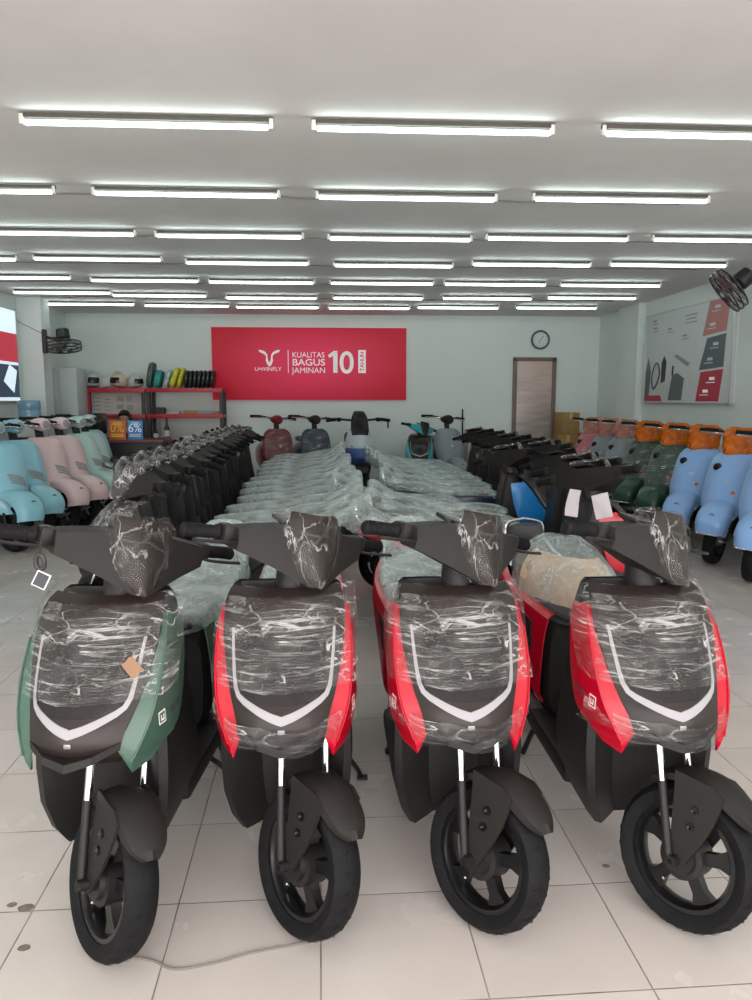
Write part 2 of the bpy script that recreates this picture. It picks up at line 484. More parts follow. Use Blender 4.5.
def rim_mb(c, Ro, w, spokes=5, X=None):
    mb = MB(); mb.X = X; c = Vector(c); ri = Ro * .745; h = w / 2
    mb.lathe([(-h * .8, ri + .008), (-h * .8, ri - .012), (-h * .35, ri - .022), (h * .35, ri - .022), (h * .8, ri - .012), (h * .8, ri + .008)], 40, 'X', c, close=True)
    for k in range(spokes):
        a = 2 * PI * k / spokes + .3
        d = V(0, math.cos(a), math.sin(a)); s_ = V(0, -math.sin(a), math.cos(a))
        rings = []
        for (r_, hw, hx) in ((.028, .020, .016), (.06, .016, .015), (ri - .05, .017, .013), (ri - .014, .034, .014)):
            p = c + d * r_
            rings.append([p + s_ * hw + V(-hx, 0, 0), p + s_ * hw + V(hx, 0, 0), p - s_ * hw + V(hx, 0, 0), p - s_ * hw + V(-hx, 0, 0)])
        mb.loft(rings)
    return mb
def hub_mb(c, w, r=.05, X=None):
    mb = MB(); mb.X = X
    mb.lathe([(-w * .62, .004), (-w * .62, .016), (-w * .5, .018), (-w * .5, r * .7), (-w * .36, r * .75), (-w * .34, r), (w * .34, r), (w * .36, r * .75), (w * .5, r * .7), (w * .5, .018), (w * .62, .016), (w * .62, .004)], 28, 'X', c)
    mb.lathe([(-w * .92, .0), (-w * .92, .008), (w * .92, .008), (w * .92, .0)], 12, 'X', c)
    for s in (-1, 1):
        mb.lathe([(s * w * .78, .0), (s * w * .78, .014), (s * w * .92, .014), (s * w * .92, .0)], 6, 'X', c)
    return mb

# front cover of the sport scooter: height -> centre y, edge y, half width
PANEL = [(.495, .045, .060, .096), (.52, .005, .030, .106), (.55, -.030, .008, .110), (.585, -.028, .024, .116), (.635, .008, .066, .134), (.70, .052, .112, .150),
         (.775, .108, .162, .162), (.84, .168, .218, .163), (.86, .195, .243, .158), (.873, .225, .272, .150)]
def panel_pt(x, z, off=0.0):
    yc, ye, w = lerp_tab(PANEL, z)
    return V(x, yc + (ye - yc) * (x / w) ** 2 - off, z)

def ZR(z): return z if z < .5 else .5 + (z - .5) * .70
def make_sport(label, group=None, STEER=STEER):
    t = thing('electric_scooter', label, 'scooter', group=group)
    A0, A1 = (0, .10, .19), (0, .35, .95)
    S = steer_matrix(A0, A1, STEER)
    # keep the turned wheel on the floor
    tst = tire_mb((0, 0, .19), .19, .085, S); zmin = min(p.z for p in tst.v)
    S = Matrix.Translation((0, 0, -zmin)) @ S
    t['steer_contact'] = list(S @ V(0, 0, .0))
    wc = (0, 0, .19)
    tw = tire_mb(wc, .19, .085, S); fw = tw.build('front_wheel', 'rubber', t, 30)
    tread_mb(wc, .19, .085, S).build('tread', 'rubber', fw, recalc=False)
    rim_mb(wc, .19, .07, 5, S).build('rim', 'alloy_black', fw)
    hub_mb(wc, .10, .058, S).build('hub', 'plastic_black', fw)
    vs = MB(); vs.X = S; vs.tube([(0.0, .05, .082), (-.004, .045, .094), (-.022, .038, .108)], [.0035, .0035, .003], 8); vs.build('valve_stem', 'chrome', fw)
    # front fender: arched guard plus the side plates that run down to the axle
    fb = MB(); fb.X = S
    rows = []
    for (a, rl, ru, w) in ((125, .203, .218, .048), (108, .200, .230, .056), (92, .199, .240, .060), (78, .199, .243, .061), (66, .199, .241, .059), (55, .201, .238, .053), (47, .206, .235, .040), (41, .216, .232, .020)):
        ca, sa = math.cos(R(a)), math.sin(R(a)); rg = []
        for (x, r_) in ((-w, rl), (-w * .98, rl + (ru - rl) * .55), (-w * .72, ru - .010), (0, ru), (w * .72, ru - .010), (w * .98, rl + (ru - rl) * .55), (w, rl)):
            rg.append(V(x, -r_ * ca, .19 + r_ * sa))
        rows.append(rg)
    fb.shell(surf(rows, 1, 4), .004)
    fe = fb.build('front_fender', 'plastic_grey', t)
    for s in (-1, 1):
        pb = MB(); pb.X = S
        x0 = s * .061
        poly = [(.050, .414), (.040, .36), (.028, .26), (.022, .19), (.012, .172), (-.012, .172), (-.024, .188), (-.058, .265), (-.074, .315), (-.082, .355), (-.086, .395), (-.055, .412)]
        pb.prism(poly, x0 - .004, x0 + .004)
        pl = pb.build('fork_guard', 'plastic_grey', t, smooth=False)
        bb = MB(); bb.X = S
        for (yy, zz) in ((-.022, .335), (-.020, .290)):
            bb.lathe([(x0 + s * .004, .0), (x0 + s * .010, .006), (x0 + s * .010, .011), (x0 + s * .004, .011)], 12, 'X', (0, yy, zz))
        bb.build('bolt', 'alloy_black', pl)
        kb = MB(); kb.X = S
        d = (Vector(A1) - Vector(A0)).normalized()
        p0 = V(s * .075, .012, .185)
        kb.tube([p0, p0 + d * .06, p0 + d * .20], [.010, .0115, .0115], 14)
        kb.lathe([(s * .075 - .012, .0), (s * .075 - .012, .014), (s * .075 + .012, .014), (s * .075 + .012, .0)], 14, 'X', (0, 0, .19))
        fk = kb.build('fork_leg', 'plastic_black', t)
        cb = MB(); cb.X = S; cb.tube([p0 + d * .20, p0 + d * .47], .0105, 14); cb.build('stanchion', 'chrome', fk)
    # dark central front panel
    mb = MB(); rows = []
    zs = [.495, .507, .52, .535, .55, .567, .585, .61, .635, .665, .70, .74, .775, .81, .84, .86, .873]
    for z in zs:
        w = lerp_tab(PANEL, z)[2]
        rows.append([panel_pt(w * u / 8, z) for u in range(-8, 9)])
    mb.shell(rows, .006)
    fp = mb.build('front_panel', 'panel_smoke', t, 50)
    # v-shaped light strip
    def ribbon(path, widths, off, th=.006):
        b = MB(); fr = []
        P = [panel_pt(x, z, off) for x, z in path]
        for i, p in enumerate(P):
            x, z = path[i]
            tx, tz = path[min(i + 1, len(P) - 1)][0] - path[max(i - 1, 0)][0], path[min(i + 1, len(P) - 1)][1] - path[max(i - 1, 0)][1]
            l_ = math.hypot(tx, tz); nx, nz = -tz / l_, tx / l_; w = widths[i] / 2
            a, c = panel_pt(x + nx * w, z + nz * w, off), panel_pt(x - nx * w, z - nz * w, off)
            fr.append([a + V(0, th, 0), a, c, c + V(0, th, 0)])
        b.loft(fr); return b
    half = [(.136, .790), (.133, .740), (.128, .690), (.123, .658), (.114, .640), (.098, .630), (.06, .615), (.03, .605)]
    path = [(-x, z) for x, z in half] + [(0, .597)] + [(x, z) for x, z in reversed(half)]
    wd = [.007, .008, .009, .011, .013, .015, .017, .018]; wd = wd + [.019] + wd[::-1]
    path2, wd2 = [], []
    for i in range(len(path) - 1):
        for k in range(3):
            u = k / 3; path2.append((path[i][0] * (1 - u) + path[i + 1][0] * u, path[i][1] * (1 - u) + path[i + 1][1] * u)); wd2.append(wd[i] * (1 - u) + wd[i + 1] * u)
    path2.append(path[-1]); wd2.append(wd[-1])
    ribbon(path2, wd2, .010, .008).build('light_strip', 'led_white', fp, 30)
    # smoked lens inside the strip, badge under it
    b = MB(); rows = []
    for i in range(9):
        z = .628 + i * .0195; w = .112 if z > .648 else .112 * (z - .60) / (.648 - .60)
        rows.append([panel_pt(w * u / 5, z, .009) for u in range(-5, 6)])
    b.shell(rows, -.003); b.build('headlight_lens', 'gloss_black', fp)
    b = MB(); b.box(panel_pt(0, .572, .006), (.018, .006, .012), bev=.002); b.build('badge', 'steel', fp)
    # v-shaped lip below the panel
    b = MB()
    for s in (-1, 1):
        b.loft([[V(s * .112, .004, .565), V(s * .112, .002, .548), V(s * .112, .05, .540), V(s * .112, .06, .56)],
                [V(s * .06, -.042, .548), V(s * .06, -.046, .530), V(s * .06, .02, .520), V(s * .06, .02, .545)],
                [V(0, -.058, .535), V(0, -.062, .515), V(0, .01, .507), V(0, .01, .535)]])
    b.build('front_lip', 'plastic_grey', t, 25)
    # coloured side wings
    for s in (-1, 1):
        g = [[(.160, .218, .828), (.172, .220, .832), (.182, .250, .826), (.178, .312, .818)],
             [(.164, .168, .775), (.182, .172, .777), (.192, .230, .770), (.188, .305, .760)],
             [(.151, .108, .69), (.182, .112, .688), (.196, .185, .675), (.192, .285, .66)],
             [(.128, .048, .61), (.170, .062, .60), (.194, .145, .580), (.191, .250, .565)],
             [(.108, .004, .555), (.140, .020, .520), (.180, .115, .520), (.188, .210, .527)],
             [(.113, .012, .525), (.130, .030, .475), (.160, .085, .485), (.180, .168, .520)]]
        rows = surf([[V(s * x, y, z) for x, y, z in r_] for r_ in g], 1, 4)
        b = MB(); b.shell(rows, .006 * s)
        w = b.build('side_wing', 'paint_red', t, 22)
        e = MB(); e.tube(spline([V(s * x, y, z) + V(s * .001, -.003, 0) for x, y, z in ((.182, .172, .777), (.182, .112, .688), (.170, .062, .60), (.140, .020, .520))], 5), .0022, 6)
        e.build('edge_strip', 'paint_red', w)
        # side emblem: small outlined square and a dark squiggle of lettering
        q = MB(); n0 = V(s * .2125, .18, .60)
        def sidequad(y0, z0, dy, dz, off=0.0):
            # follows the outer face of the wing
            pts = []
            for (yy, zz) in ((y0, z0), (y0 + dy, z0 + dy * .06), (y0 + dy, z0 + dz + dy * .06), (y0, z0 + dz)):
                tt = (zz - .58) / (.675 - .58); xo = .194 + .002 * tt; yo = .145 + .04 * tt; xb = .191 + .001 * tt; yb = .25 + .035 * tt
                xi = .170 + .012 * tt; yi = .062 + .050 * tt
                if yy > yo: x = xo + (xb - xo) * (yy - yo) / (yb - yo)
                else: x = xi + (xo - xi) * (yy - yi) / (yo - yi)
                pts.append(V(s * (x + .0042 + off), yy, zz))
            return pts
        q.add(sidequad(.090, .572, .030, .034), [(0, 1, 2, 3)]); q.build('emblem', 'badge_white', w, smooth=False)
        q = MB(); q.add(sidequad(.0935, .576, .023, .026, .0008), [(0, 1, 2, 3)]); q.build('emblem_face', 'paint_red', w, smooth=False)
        q = MB(); q.add(sidequad(.098, .581, .004, .016, .0014), [(0, 1, 2, 3)]); q.add(sidequad(.108, .581, .004, .016, .0014), [(0, 1, 2, 3)]); q.add(sidequad(.098, .581, .014, .004, .0014), [(0, 1, 2, 3)])
        q.build('emblem_letter', 'badge_white', w, smooth=False)
        q = MB()
        for i in range(4):
            y0 = .146 + i * .020
            q.add(sidequad(y0, .583, .004, .020), [(0, 1, 2, 3)]); q.add(sidequad(y0, .599, .014, .004), [(0, 1, 2, 3)])
            if i % 2 == 0: q.add(sidequad(y0 + .010, .583, .004, .020), [(0, 1, 2, 3)])
            else: q.add(sidequad(y0, .583, .014, .004), [(0, 1, 2, 3)])
        q.build('side_lettering', 'ink', w, smooth=False)
    # black lower hull behind the wheel
    b = MB(); rings = []
    for (z, w, ys, yc, yb) in ((.575, .178, .150, .205, .40), (.50, .184, .145, .210, .41), (.42, .186, .140, .222, .43), (.32, .180, .142, .232, .45), (.24, .162, .160, .240, .48), (.185, .135, .185, .250, .50)):
        rings.append([V(w, ys + .06, z), V(w * .97, ys + .012, z), V(w * .86, ys, z), V(w * .62, (ys + yc) / 2, z), V(w * .4, yc, z), V(-w * .4, yc, z), V(-w * .62, (ys + yc) / 2, z), V(-w * .86, ys, z),
                      V(-w * .97, ys + .012, z), V(-w, ys + .06, z), V(-w * .96, yb, z), V(w * .96, yb, z)])
    b.loft(rings); b.build('lower_fairing', 'plastic_black', t, 35)
    # inner leg shield
    b = MB(); rings = []
    for (z, w, y0, y1) in ((.880, .140, .285, .335), (.870, .155, .270, .345), (.79, .170, .215, .365), (.70, .175, .16, .38), (.61, .176, .13, .39), (.55, .175, .15, .40)):
        rings.append([V(-w, y0 + .05, z), V(-w * .8, y0, z), V(w * .8, y0, z), V(w, y0 + .05, z), V(w, y1 - .02, z), V(w * .88, y1, z), V(-w * .88, y1, z), V(-w, y1 - .02, z)])
    b.loft(rings); b.build('leg_shield', 'plastic_black', t, 40)
    b = MB(); b.box((0, .60, .235), (.33, .44, .07), bev=.02); b.box((0, .60, .200), (.24, .40, .05), bev=.015); b.build('floorboard', 'plastic_black', t)
    # rear body
    b = MB(); rings = []
    for (y, w, z0, z1) in ((.735, .115, .26, .64), (.77, .140, .26, .70), (.86, .150, .27, .72), (1.0, .158, .33, .725), (1.18, .152, .45, .74), (1.36, .128, .58, .79), (1.47, .095, .66, .81), (1.53, .06, .70, .81)):
        rg = []
        for k in range(16):
            a = 2 * PI * k / 16; ca, sa = math.cos(a), math.sin(a)
            x = w * math.copysign(abs(ca) ** .5, ca); z = (z0 + z1) / 2 + (z1 - z0) / 2 * math.copysign(abs(sa) ** .5, sa)
            rg.append(V(x, y, z))
        rings.append(rg)
    b.loft(rings); b.zr().build('rear_body', 'plastic_black', t)
    for s in (-1, 1):
        top = [(.70, .700), (.80, .712), (.95, .716), (1.10, .722), (1.25, .742), (1.40, .786), (1.53, .822)]
        bot = [(.760, .330), (.800, .365), (.900, .470), (1.02, .560), (1.18, .620), (1.36, .690), (1.53, .765)]
        wt = [.128, .148, .160, .166, .160, .130, .062]
        rows = []
        for (yt, zt), (yb, zb), w in zip(top, bot, wt):
            rows.append([V(s * (w - .02), yt + .01, zt + .016), V(s * (w + .004), yt, zt), V(s * (w + .014), (yt * .6 + yb * .4), zt * .6 + zb * .4), V(s * (w + .012), yb, zb), V(s * (w - .008), yb + .008, zb - .008)])
        b = MB(); b.shell(surf(rows, 2, 3), .005 * s); sp = b.zr().build('side_panel', 'paint_red', t, 30)
        # black inset along the front half of the panel
        b = MB(); pts = [(.80, .50), (.86, .66), (1.12, .66), (.98, .575)]
        rows = [[V(s * .1705, .795, .50), V(s * .1715, .800, .655)], [V(s * .176, .92, .555), V(s * .177, .95, .668)], [V(s * .178, 1.06, .62), V(s * .178, 1.10, .676)]]
        b.shell(surf(rows, 2, 3), .004 * s); b.zr().build('panel_inset', 'plastic_black', sp)
    # seat
    b = MB(); rings = []
    for (y, w, zt, th) in ((.66, .07, .725, .03), (.69, .10, .748, .06), (.80, .125, .765, .07), (.95, .140, .772, .07), (1.08, .142, .778, .07), (1.15, .140, .802, .08), (1.22, .136, .822, .09), (1.34, .115, .838, .08), (1.42, .09, .840, .05), (1.44, .06, .832, .03)):
        rg = []
        for k in range(16):
            a = 2 * PI * k / 16; ca, sa = math.cos(a), math.sin(a)
            rg.append(V(w * math.copysign(abs(ca) ** .6, ca), y, zt - th / 2 + th / 2 * math.copysign(abs(sa) ** .7, sa)))
        rings.append(rg)
    b.loft([spline([rg[k] for rg in rings], 2) for k in range(16)], cap=False, closed=False, loop=True)
    n_ = len(spline([rg[0] for rg in rings], 2))
    b.zr().build('seat', 'seat_vinyl', t)
    # rear rack: hoop rails and a small backrest
    b = MB()
    for s in (-1, 1):
        b.tube(spline([V(s * .105, 1.18, .76), V(s * .12, 1.34, .80), V(s * .105, 1.50, .84), V(s * .085, 1.56, .90), V(s * .075, 1.565, .985), V(0, 1.57, 1.01)], 4), .010, 8)
    rk = b.zr().build('grab_rail', 'chrome', t)
    b = MB(); rings = []
    for (z, w, d) in ((.875, .05, .015), (.885, .075, .028), (.93, .085, .034), (.975, .075, .028), (.985, .05, .015)):
        rings.append([V(w * math.copysign(abs(math.cos(a)) ** .6, math.cos(a)), 1.535 + d * math.sin(a), z) for a in [2 * PI * k / 14 for k in range(14)]])
    b.loft(rings); b.zr().build('backrest', 'seat_vinyl', t)
    b = MB(); b.box((0, 1.545, .77), (.10, .03, .05), bev=.01); b.zr().build('tail_light', 'tail_red', t)
    # rear wheel, swing arm, shock absorbers, mudguard
    rc = (0, 1.22, .19)
    rw = tire_mb(rc, .19, .09).build('rear_wheel', 'rubber', t, 30)
    rim_mb(rc, .19, .075, 5).build('rim', 'alloy_black', rw)
    hub_mb(rc, .12, .10).build('hub_motor', 'alloy_black', rw)
    b = MB()
    for s in (-1, 1): b.box((s * .085, 1.01, .215), (.022, .44, .045), rot=Matrix.Rotation(R(-3), 4, 'X'), bev=.006)
    b.box((0, .82, .23), (.17, .05, .05), bev=.01); b.build('swing_arm', 'alloy_black', t)
    for s in (-1, 1):
        b = MB(); b.tube([(s * .10, 1.20, .21), (s * .10, 1.10, .56)], .010, 8)
        hel = [V(s * .10 + .02 * math.cos(k * .8), 1.18 - .083 * k / 60 + .02 * math.sin(k * .8), .28 + .24 * k / 60) for k in range(61)]
        b.tube(hel, .004, 5); b.build('shock_absorber', 'steel', t)
    b = MB(); rows = []
    for a in range(20, 121, 12):
        ca, sa = math.cos(R(a)), math.sin(R(a))
        rows.append([V(x, 1.22 + r_ * ca, .19 + r_ * sa) for x, r_ in ((-.058, .205), (-.05, .222), (0, .228), (.05, .222), (.058, .205))])
    b.shell(rows, .004); b.build('rear_fender', 'plastic_black', t)
    # centre stand
    b = MB()
    for s in (-1, 1): b.tube([(s * .09, .86, .22), (s * .115, .93, .12), (s * .135, .98, .012), (s * .135, 1.01, .008)], .011, 8)
    b.tube([(-.12, .93, .12), (.12, .93, .12)], .009, 8); b.build('centre_stand', 'alloy_black', t)
    b = MB(); b.tube(spline([V(.10, .70, .21), V(.17, .74, .13), V(.215, .77, .06), V(.235, .79, .012)], 4), .009, 8); b.box((.238, .795, .008), (.04, .03, .008), bev=.002)
    b.build('side_stand', 'alloy_black', t)
    # steering head
    S0 = S; S = S @ Matrix.Translation((0, 0, -.032))
    b = MB(); b.X = S; b.tube([(0, .262, .80), (0, .28, .87), (0, .305, .98)], [.060, .058, .050], 16); b.build('steering_neck', 'plastic_black', t)
    b = MB(); b.X = S; b.tube(spline([V(-.345, .345, 1.025), V(-.22, .325, 1.03), V(-.10, .32, 1.00), V(0, .32, .985), V(.10, .32, 1.00), V(.22, .325, 1.03), V(.345, .345, 1.025)], 5), .011, 10)
    hb = b.build('handlebar', 'plastic_black', t)
    for s in (-1, 1):
        b = MB(); b.X = S
        b.tube([(s * .352, .346, 1.025), (s * .345, .345, 1.025), (s * .338, .344, 1.025), (s * .262, .331, 1.028), (s * .258, .331, 1.028), (s * .25, .330, 1.028)], [.014, .020, .019, .018, .022, .022], 16)
        for k in range(6):
            u = k / 5; b.tube([(s * (.272 + .058 * u), .3335 + .009 * u, 1.027), (s * (.276 + .058 * u), .334 + .009 * u, 1.027)], .0195, 16)
        b.build('grip', 'rubber', hb)
        b = MB(); b.X = S; b.box((s * .228, .322, 1.030), (.040, .055, .050), bev=.010); b.build('switch_block', 'plastic_black', hb)
        b = MB(); b.X = S; b.tube(spline([V(s * .205, .298, 1.016), V(s * .235, .272, 1.012), V(s * .29, .266, 1.012), V(s * .345, .285, 1.010)], 4), [.008] * 11 + [.007, .009], 8, flat=.6)
        b.build('brake_lever', 'plastic_black', hb)
    b = MB(); b.X = S
    sec = [(-.215, .278, .990, .282, 1.048, .345, 1.050, .340, .992), (-.13, .235, .962, .262, 1.062, .352, 1.060, .345, .972), (-.06, .195, .935, .240, 1.074, .36, 1.066, .345, .95), (-.02, .176, .918, .232, 1.078, .36, 1.068, .345, .94),
           (.02, .176, .918, .232, 1.078, .36, 1.068, .345, .94), (.06, .195, .935, .240, 1.074, .36, 1.066, .345, .95), (.13, .235, .962, .262, 1.062, .352, 1.060, .345, .972), (.215, .278, .990, .282, 1.048, .345, 1.050, .340, .992)]
    b.loft([[V(x, a, b_), V(x, (a + c) / 2 - .006, (b_ + d) / 2), V(x, c, d), V(x, e, f), V(x, g, h)] for (x, a, b_, c, d, e, f, g, h) in sec])
    cw = b.build('handlebar_cowl', 'plastic_grey', t, 24)
    b = MB(); b.X = S; b.box((0, .345, 1.078), (.12, .07, .014), rot=Matrix.Rotation(R(12), 4, 'X'), bev=.006); b.build('dashboard', 'gloss_black', cw)
    b = MB(); b.X = S
    rows = []
    for (z, y, w) in ((.925, .158, .022), (.955, .168, .045), (1.01, .188, .068), (1.07, .210, .082), (1.105, .226, .082), (1.112, .230, .070)):
        rows.append([V(w * u / 3, y + .030 * (u / 3) ** 2, z) for u in range(-3, 4)])
    b.shell(surf(rows, 2, 2), .005); b.build('flyscreen', 'screen_smoke', cw)
    # wrapping film
    b = MB(); rows = []
    for i in range(26):
        z = .655 + .222 * i / 25; yc, ye, w = lerp_tab(PANEL, min(z, .872)); r_ = []
        for k in range(-14, 15):
            u = k / 14; x = .190 * math.copysign(abs(u) ** .9, u)
            ax = abs(x)
            y = yc + (ye - yc) * (min(ax, w) / w) ** 2 - .014
            if ax > w: y = yc + (ye - yc) - .016 + (ax - w) / max(.02, .190 - w) * .035
            if z > .86: y += (z - .86) * 1.2
            r_.append(V(x, y, z))
        r_ = [V(-.203, r_[0].y + .09, z), V(-.198, r_[0].y + .035, z)] + r_ + [V(.198, r_[-1].y + .035, z), V(.203, r_[-1].y + .09, z)]
        rows.append(r_)
    b.sheet(rows); b.jitter(.005, 11, 2); b.jitter(.003, 35, 4)
    b.build('front_film', 'film_clear', t, 60, recalc=False)
    b = MB(); rows = []
    for i in range(7):
        z = .492 + .085 * i / 6; r_ = []
        for k in range(-14, 15):
            u = k / 14; ax = abs(u) * .215
            y = -.068 + .06 * (i - 4) ** 2 / 16 + 3.2 * ax * ax + max(0, ax - .15) * .9
            r_.append(V(u * .196, y, z + .018 * abs(u) - .008 * math.sin(u * 7)))
        rows.append(r_)
    b.sheet(rows); b.jitter(.010, 12, 7); b.jitter(.004, 40, 9)
    b.build('lower_film', 'film_clear', t, 60, recalc=False)
    b = MB(); rows = []
    for (z, y, w) in ((.922, .146, .022), (.95, .156, .042), (1.01, .178, .070), (1.07, .200, .086), (1.10, .215, .087), (1.117, .226, .080), (1.120, .250, .074), (1.105, .275, .068)):
        rows.append([V(-w - .016, y + .085, z - .006), V(-w - .012, y + .045, z - .004)] + [V(w * u / 4, y + .028 * (u / 4) ** 2, z) for u in range(-4, 5)] + [V(w + .012, y + .045, z - .004), V(w + .016, y + .085, z - .006)])
    b.sheet(surf(rows, 3, 3)); b.jitter(.006, 14, 3); b.jitter(.003, 50, 5); b.xf(S)
    b.build('head_film', 'film_head', t, 40, recalc=False)
    b = MB(); rings = []
    for (y, w, z0, z1) in ((.67, .08, .68, .755), (.72, .125, .66, .775), (.85, .148, .655, .792), (1.0, .160, .655, .80), (1.12, .162, .66, .815), (1.22, .156, .68, .85), (1.36, .142, .71, .875), (1.47, .13, .73, .93), (1.53, .115, .74, 1.01), (1.585, .10, .75, 1.025), (1.60, .06, .78, .98)):
        rg = []
        for k in range(18):
            a = 2 * PI * k / 18; ca, sa = math.cos(a), math.sin(a)
            rg.append(V(w * math.copysign(abs(ca) ** .6, ca), y, (z0 + z1) / 2 + (z1 - z0) / 2 * math.copysign(abs(sa) ** .6, sa)))
        rings.append(rg)
    b.loft([list(r_) for r_ in zip(*[spline([rg[k] for rg in rings], 3) for k in range(18)])], cap=False)
    b.zr(); b.jitter(.009, 8, 11); b.jitter(.003, 30, 13)
    b.build('seat_film', 'film_milky', t, 60, recalc=False)
    return t

# ------------------------------------------------------------------ round-nosed retro scooter
APRON = [(.33, .0, .045, .070), (.38, .0, .065, .115), (.46, .022, .115, .165), (.56, .065, .17, .198), (.68, .120, .228, .206), (.79, .175, .272, .202), (.86, .212, .292, .182), (.90, .240, .304, .150), (.925, .268, .312, .100)]
def apron_pt(x, z, off=0.0):
    yc, ye, w = lerp_tab(APRON, z)
    return V(x, yc + (ye - yc) * abs(x / w) ** 2.2 - off, z)
def make_retro(label, group=None):
    t = thing('retro_scooter', label, 'scooter', group=group)
    S = steer_matrix((0, .06, .2), (0, .33, .95), R(14)); H = S @ Matrix.Translation((0, .11, .05))
    tst = tire_mb((0, 0, .2), .2, .095, S); S = Matrix.Translation((0, 0, -min(p.z for p in tst.v))) @ S
    c = (0, 0, .2)
    fw = tire_mb(c, .2, .095, S, 36).build('front_wheel', 'rubber', t, 30)
    rim_mb(c, .2, .08, 5, S).build('rim', 'alloy_black', fw); hub_mb(c, .10, .045, S).build('hub', 'steel', fw)
    b = MB(); b.X = S
    for s in (-1, 1): b.tube([(s * .075, 0, .2), (s * .075, .05, .36), (s * .06, .10, .48)], .014, 10)
    b.build('fork', 'alloy_black', t)
    b = MB(); b.X = S; rings = []
    # rounded helmet-like mudguard
    rows = []
    for i in range(9):
        a = R(14 + i * 14.5); rows.append((a, .080 + .040 * math.sin(PI * min(1, (i + 1.6) / 9.5))))
    grid = []
    for (a, w) in rows:
        r_ = []
        for k in range(-5, 6):
            u = k / 5
            rad = .305 - .085 * abs(u) ** 2.6 - .05 * max(0, 1 - (a - R(14)) / R(28)) ** 1.5
            ph = a
            r_.append(V(w * math.sin(u * PI / 2) , -rad * math.cos(ph) * 1.03, .235 + rad * math.sin(ph) * .98))
        grid.append(r_)
    b.shell(surf(grid, 2, 2), .005); fe = b.build('front_fender', 'retro_blue', t)
    b = MB(); b.X = S
    for s in (-1, 1):
        b.tube(spline([grid[i][0 if s < 0 else -1] + V(s * .003, 0, -.004) for i in range(9)], 3), .0065, 8)
    b.tube([grid[0][k] + V(0, -.003, -.003) for k in range(11)], .0065, 8)
    b.build('fender_trim', 'chrome', fe)
    b = MB(); b.X = S
    for (dx, dz, rr) in ((-.012, .012, 45), (.012, .012, -45), (0, -.008, 0)):
        b.box((dx, -.225, .2 + .240 + dz), (.008, .006, .030), rot=Matrix.Rotation(R(rr), 4, 'Y'), bev=.002)
    b.build('fender_emblem', 'ink', fe)
    b = MB(); rows = []
    zs = [.33, .355, .38, .42, .46, .51, .56, .62, .68, .74, .79, .83, .86, .885, .90, .915, .925]
    for z in zs:
        w = lerp_tab(APRON, z)[2]
        rows.append([apron_pt(w * math.sin(u / 8 * PI / 2), z) for u in range(-8, 9)])
    b.shell(rows, .008); ap = b.build('front_apron', 'retro_blue', t, 50)
    # slanted stripe decoration low on one side of the apron
    b = MB()
    for i in range(4):
        x0 = .012 + i * .006; z0 = .665 - i * .022
        rows = [[apron_pt(x0 + .14 * u / 6, z0 + .0 - .045 * (u / 6) ** 1.5, .011), apron_pt(x0 + .14 * u / 6, z0 - .013 - .045 * (u / 6) ** 1.5, .011)] for u in range(7)]
        b.shell(rows, .003)
    b.build('stripe_decor', 'ink_grey', ap)
    b = MB(); b.lathe([(-.022, .0), (-.022, .020), (-.016, .034), (.01, .036), (.01, .0)], 20, 'Y', apron_pt(-.095, .80)); ln = b.build('turn_lamp', 'gloss_black', ap)
    b = MB(); b.box(apron_pt(.02, .70, .010), (.05, .008, .006), bev=.002); b.box(apron_pt(.02, .682, .010), (.035, .008, .005), bev=.002); b.build('apron_lettering', 'badge_white', ap)
    b = MB(); b.box(apron_pt(.085, .60, .009), (.028, .010, .034), rot=Matrix.Rotation(R(25), 4, 'Z'), bev=.003); b.build('reflector', 'sign_orange', ap)
    b = MB(); b.box(apron_pt(-.12, .56, .002) + V(0, .012, 0), (.05, .012, .055), rot=Matrix.Rotation(R(-32), 4, 'Z'), bev=.008); b.build('side_vent', 'retro_grey', ap)
    b = MB(); rings = []
    for (z, w, y0, y1) in ((.915, .09, .32, .345), (.88, .15, .312, .36), (.75, .185, .27, .37), (.55, .18, .20, .37), (.38, .12, .14, .40), (.24, .10, .18, .45)):
        rings.append([V(-w, y0, z), V(w, y0, z), V(w, y1, z), V(-w, y1, z)])
    b.loft(rings); b.build('leg_shield', 'plastic_black', t, 40)
    b = MB(); b.box((0, .56, .24), (.34, .42, .06), bev=.02); b.build('floorboard', 'plastic_black', t)
    b = MB(); rings = []
    for (y, w, z0, z1) in ((.70, .10, .28, .66), (.76, .14, .27, .70), (.9, .175, .27, .71), (1.08, .19, .28, .71), (1.25, .18, .32, .70), (1.40, .13, .40, .66), (1.47, .07, .48, .60)):
        rg = []
        for k in range(18):
            a = 2 * PI * k / 18; ca, sa = math.cos(a), math.sin(a)
            rg.append(V(w * math.copysign(abs(ca) ** .75, ca), y, (z0 + z1) / 2 + (z1 - z0) / 2 * math.copysign(abs(sa) ** .75, sa)))
        rings.append(rg)
    b.loft(rings); b.build('rear_body', 'retro_blue', t)
    b = MB(); rings = []
    for (y, w, zt, th) in ((.68, .08, .74, .04), (.74, .12, .77, .07), (.9, .145, .785, .08), (1.1, .15, .79, .08), (1.3, .13, .79, .07), (1.38, .08, .775, .04)):
        rings.append([V(w * math.copysign(abs(math.cos(a)) ** .6, math.cos(a)), y, zt - th / 2 + th / 2 * math.copysign(abs(math.sin(a)) ** .7, math.sin(a))) for a in [2 * PI * k / 14 for k in range(14)]])
    b.loft(rings); b.build('seat', 'seat_vinyl', t)
    rc = (0, 1.16, .2)
    rw = tire_mb(rc, .2, .095, None, 36).build('rear_wheel', 'rubber', t, 30); hub_mb(rc, .12, .11).build('hub_motor', 'alloy_black', rw)
    b = MB()
    for s in (-1, 1): b.tube([(s * .09, .84, .22), (s * .12, .92, .12), (s * .135, .96, .012)], .011, 8)
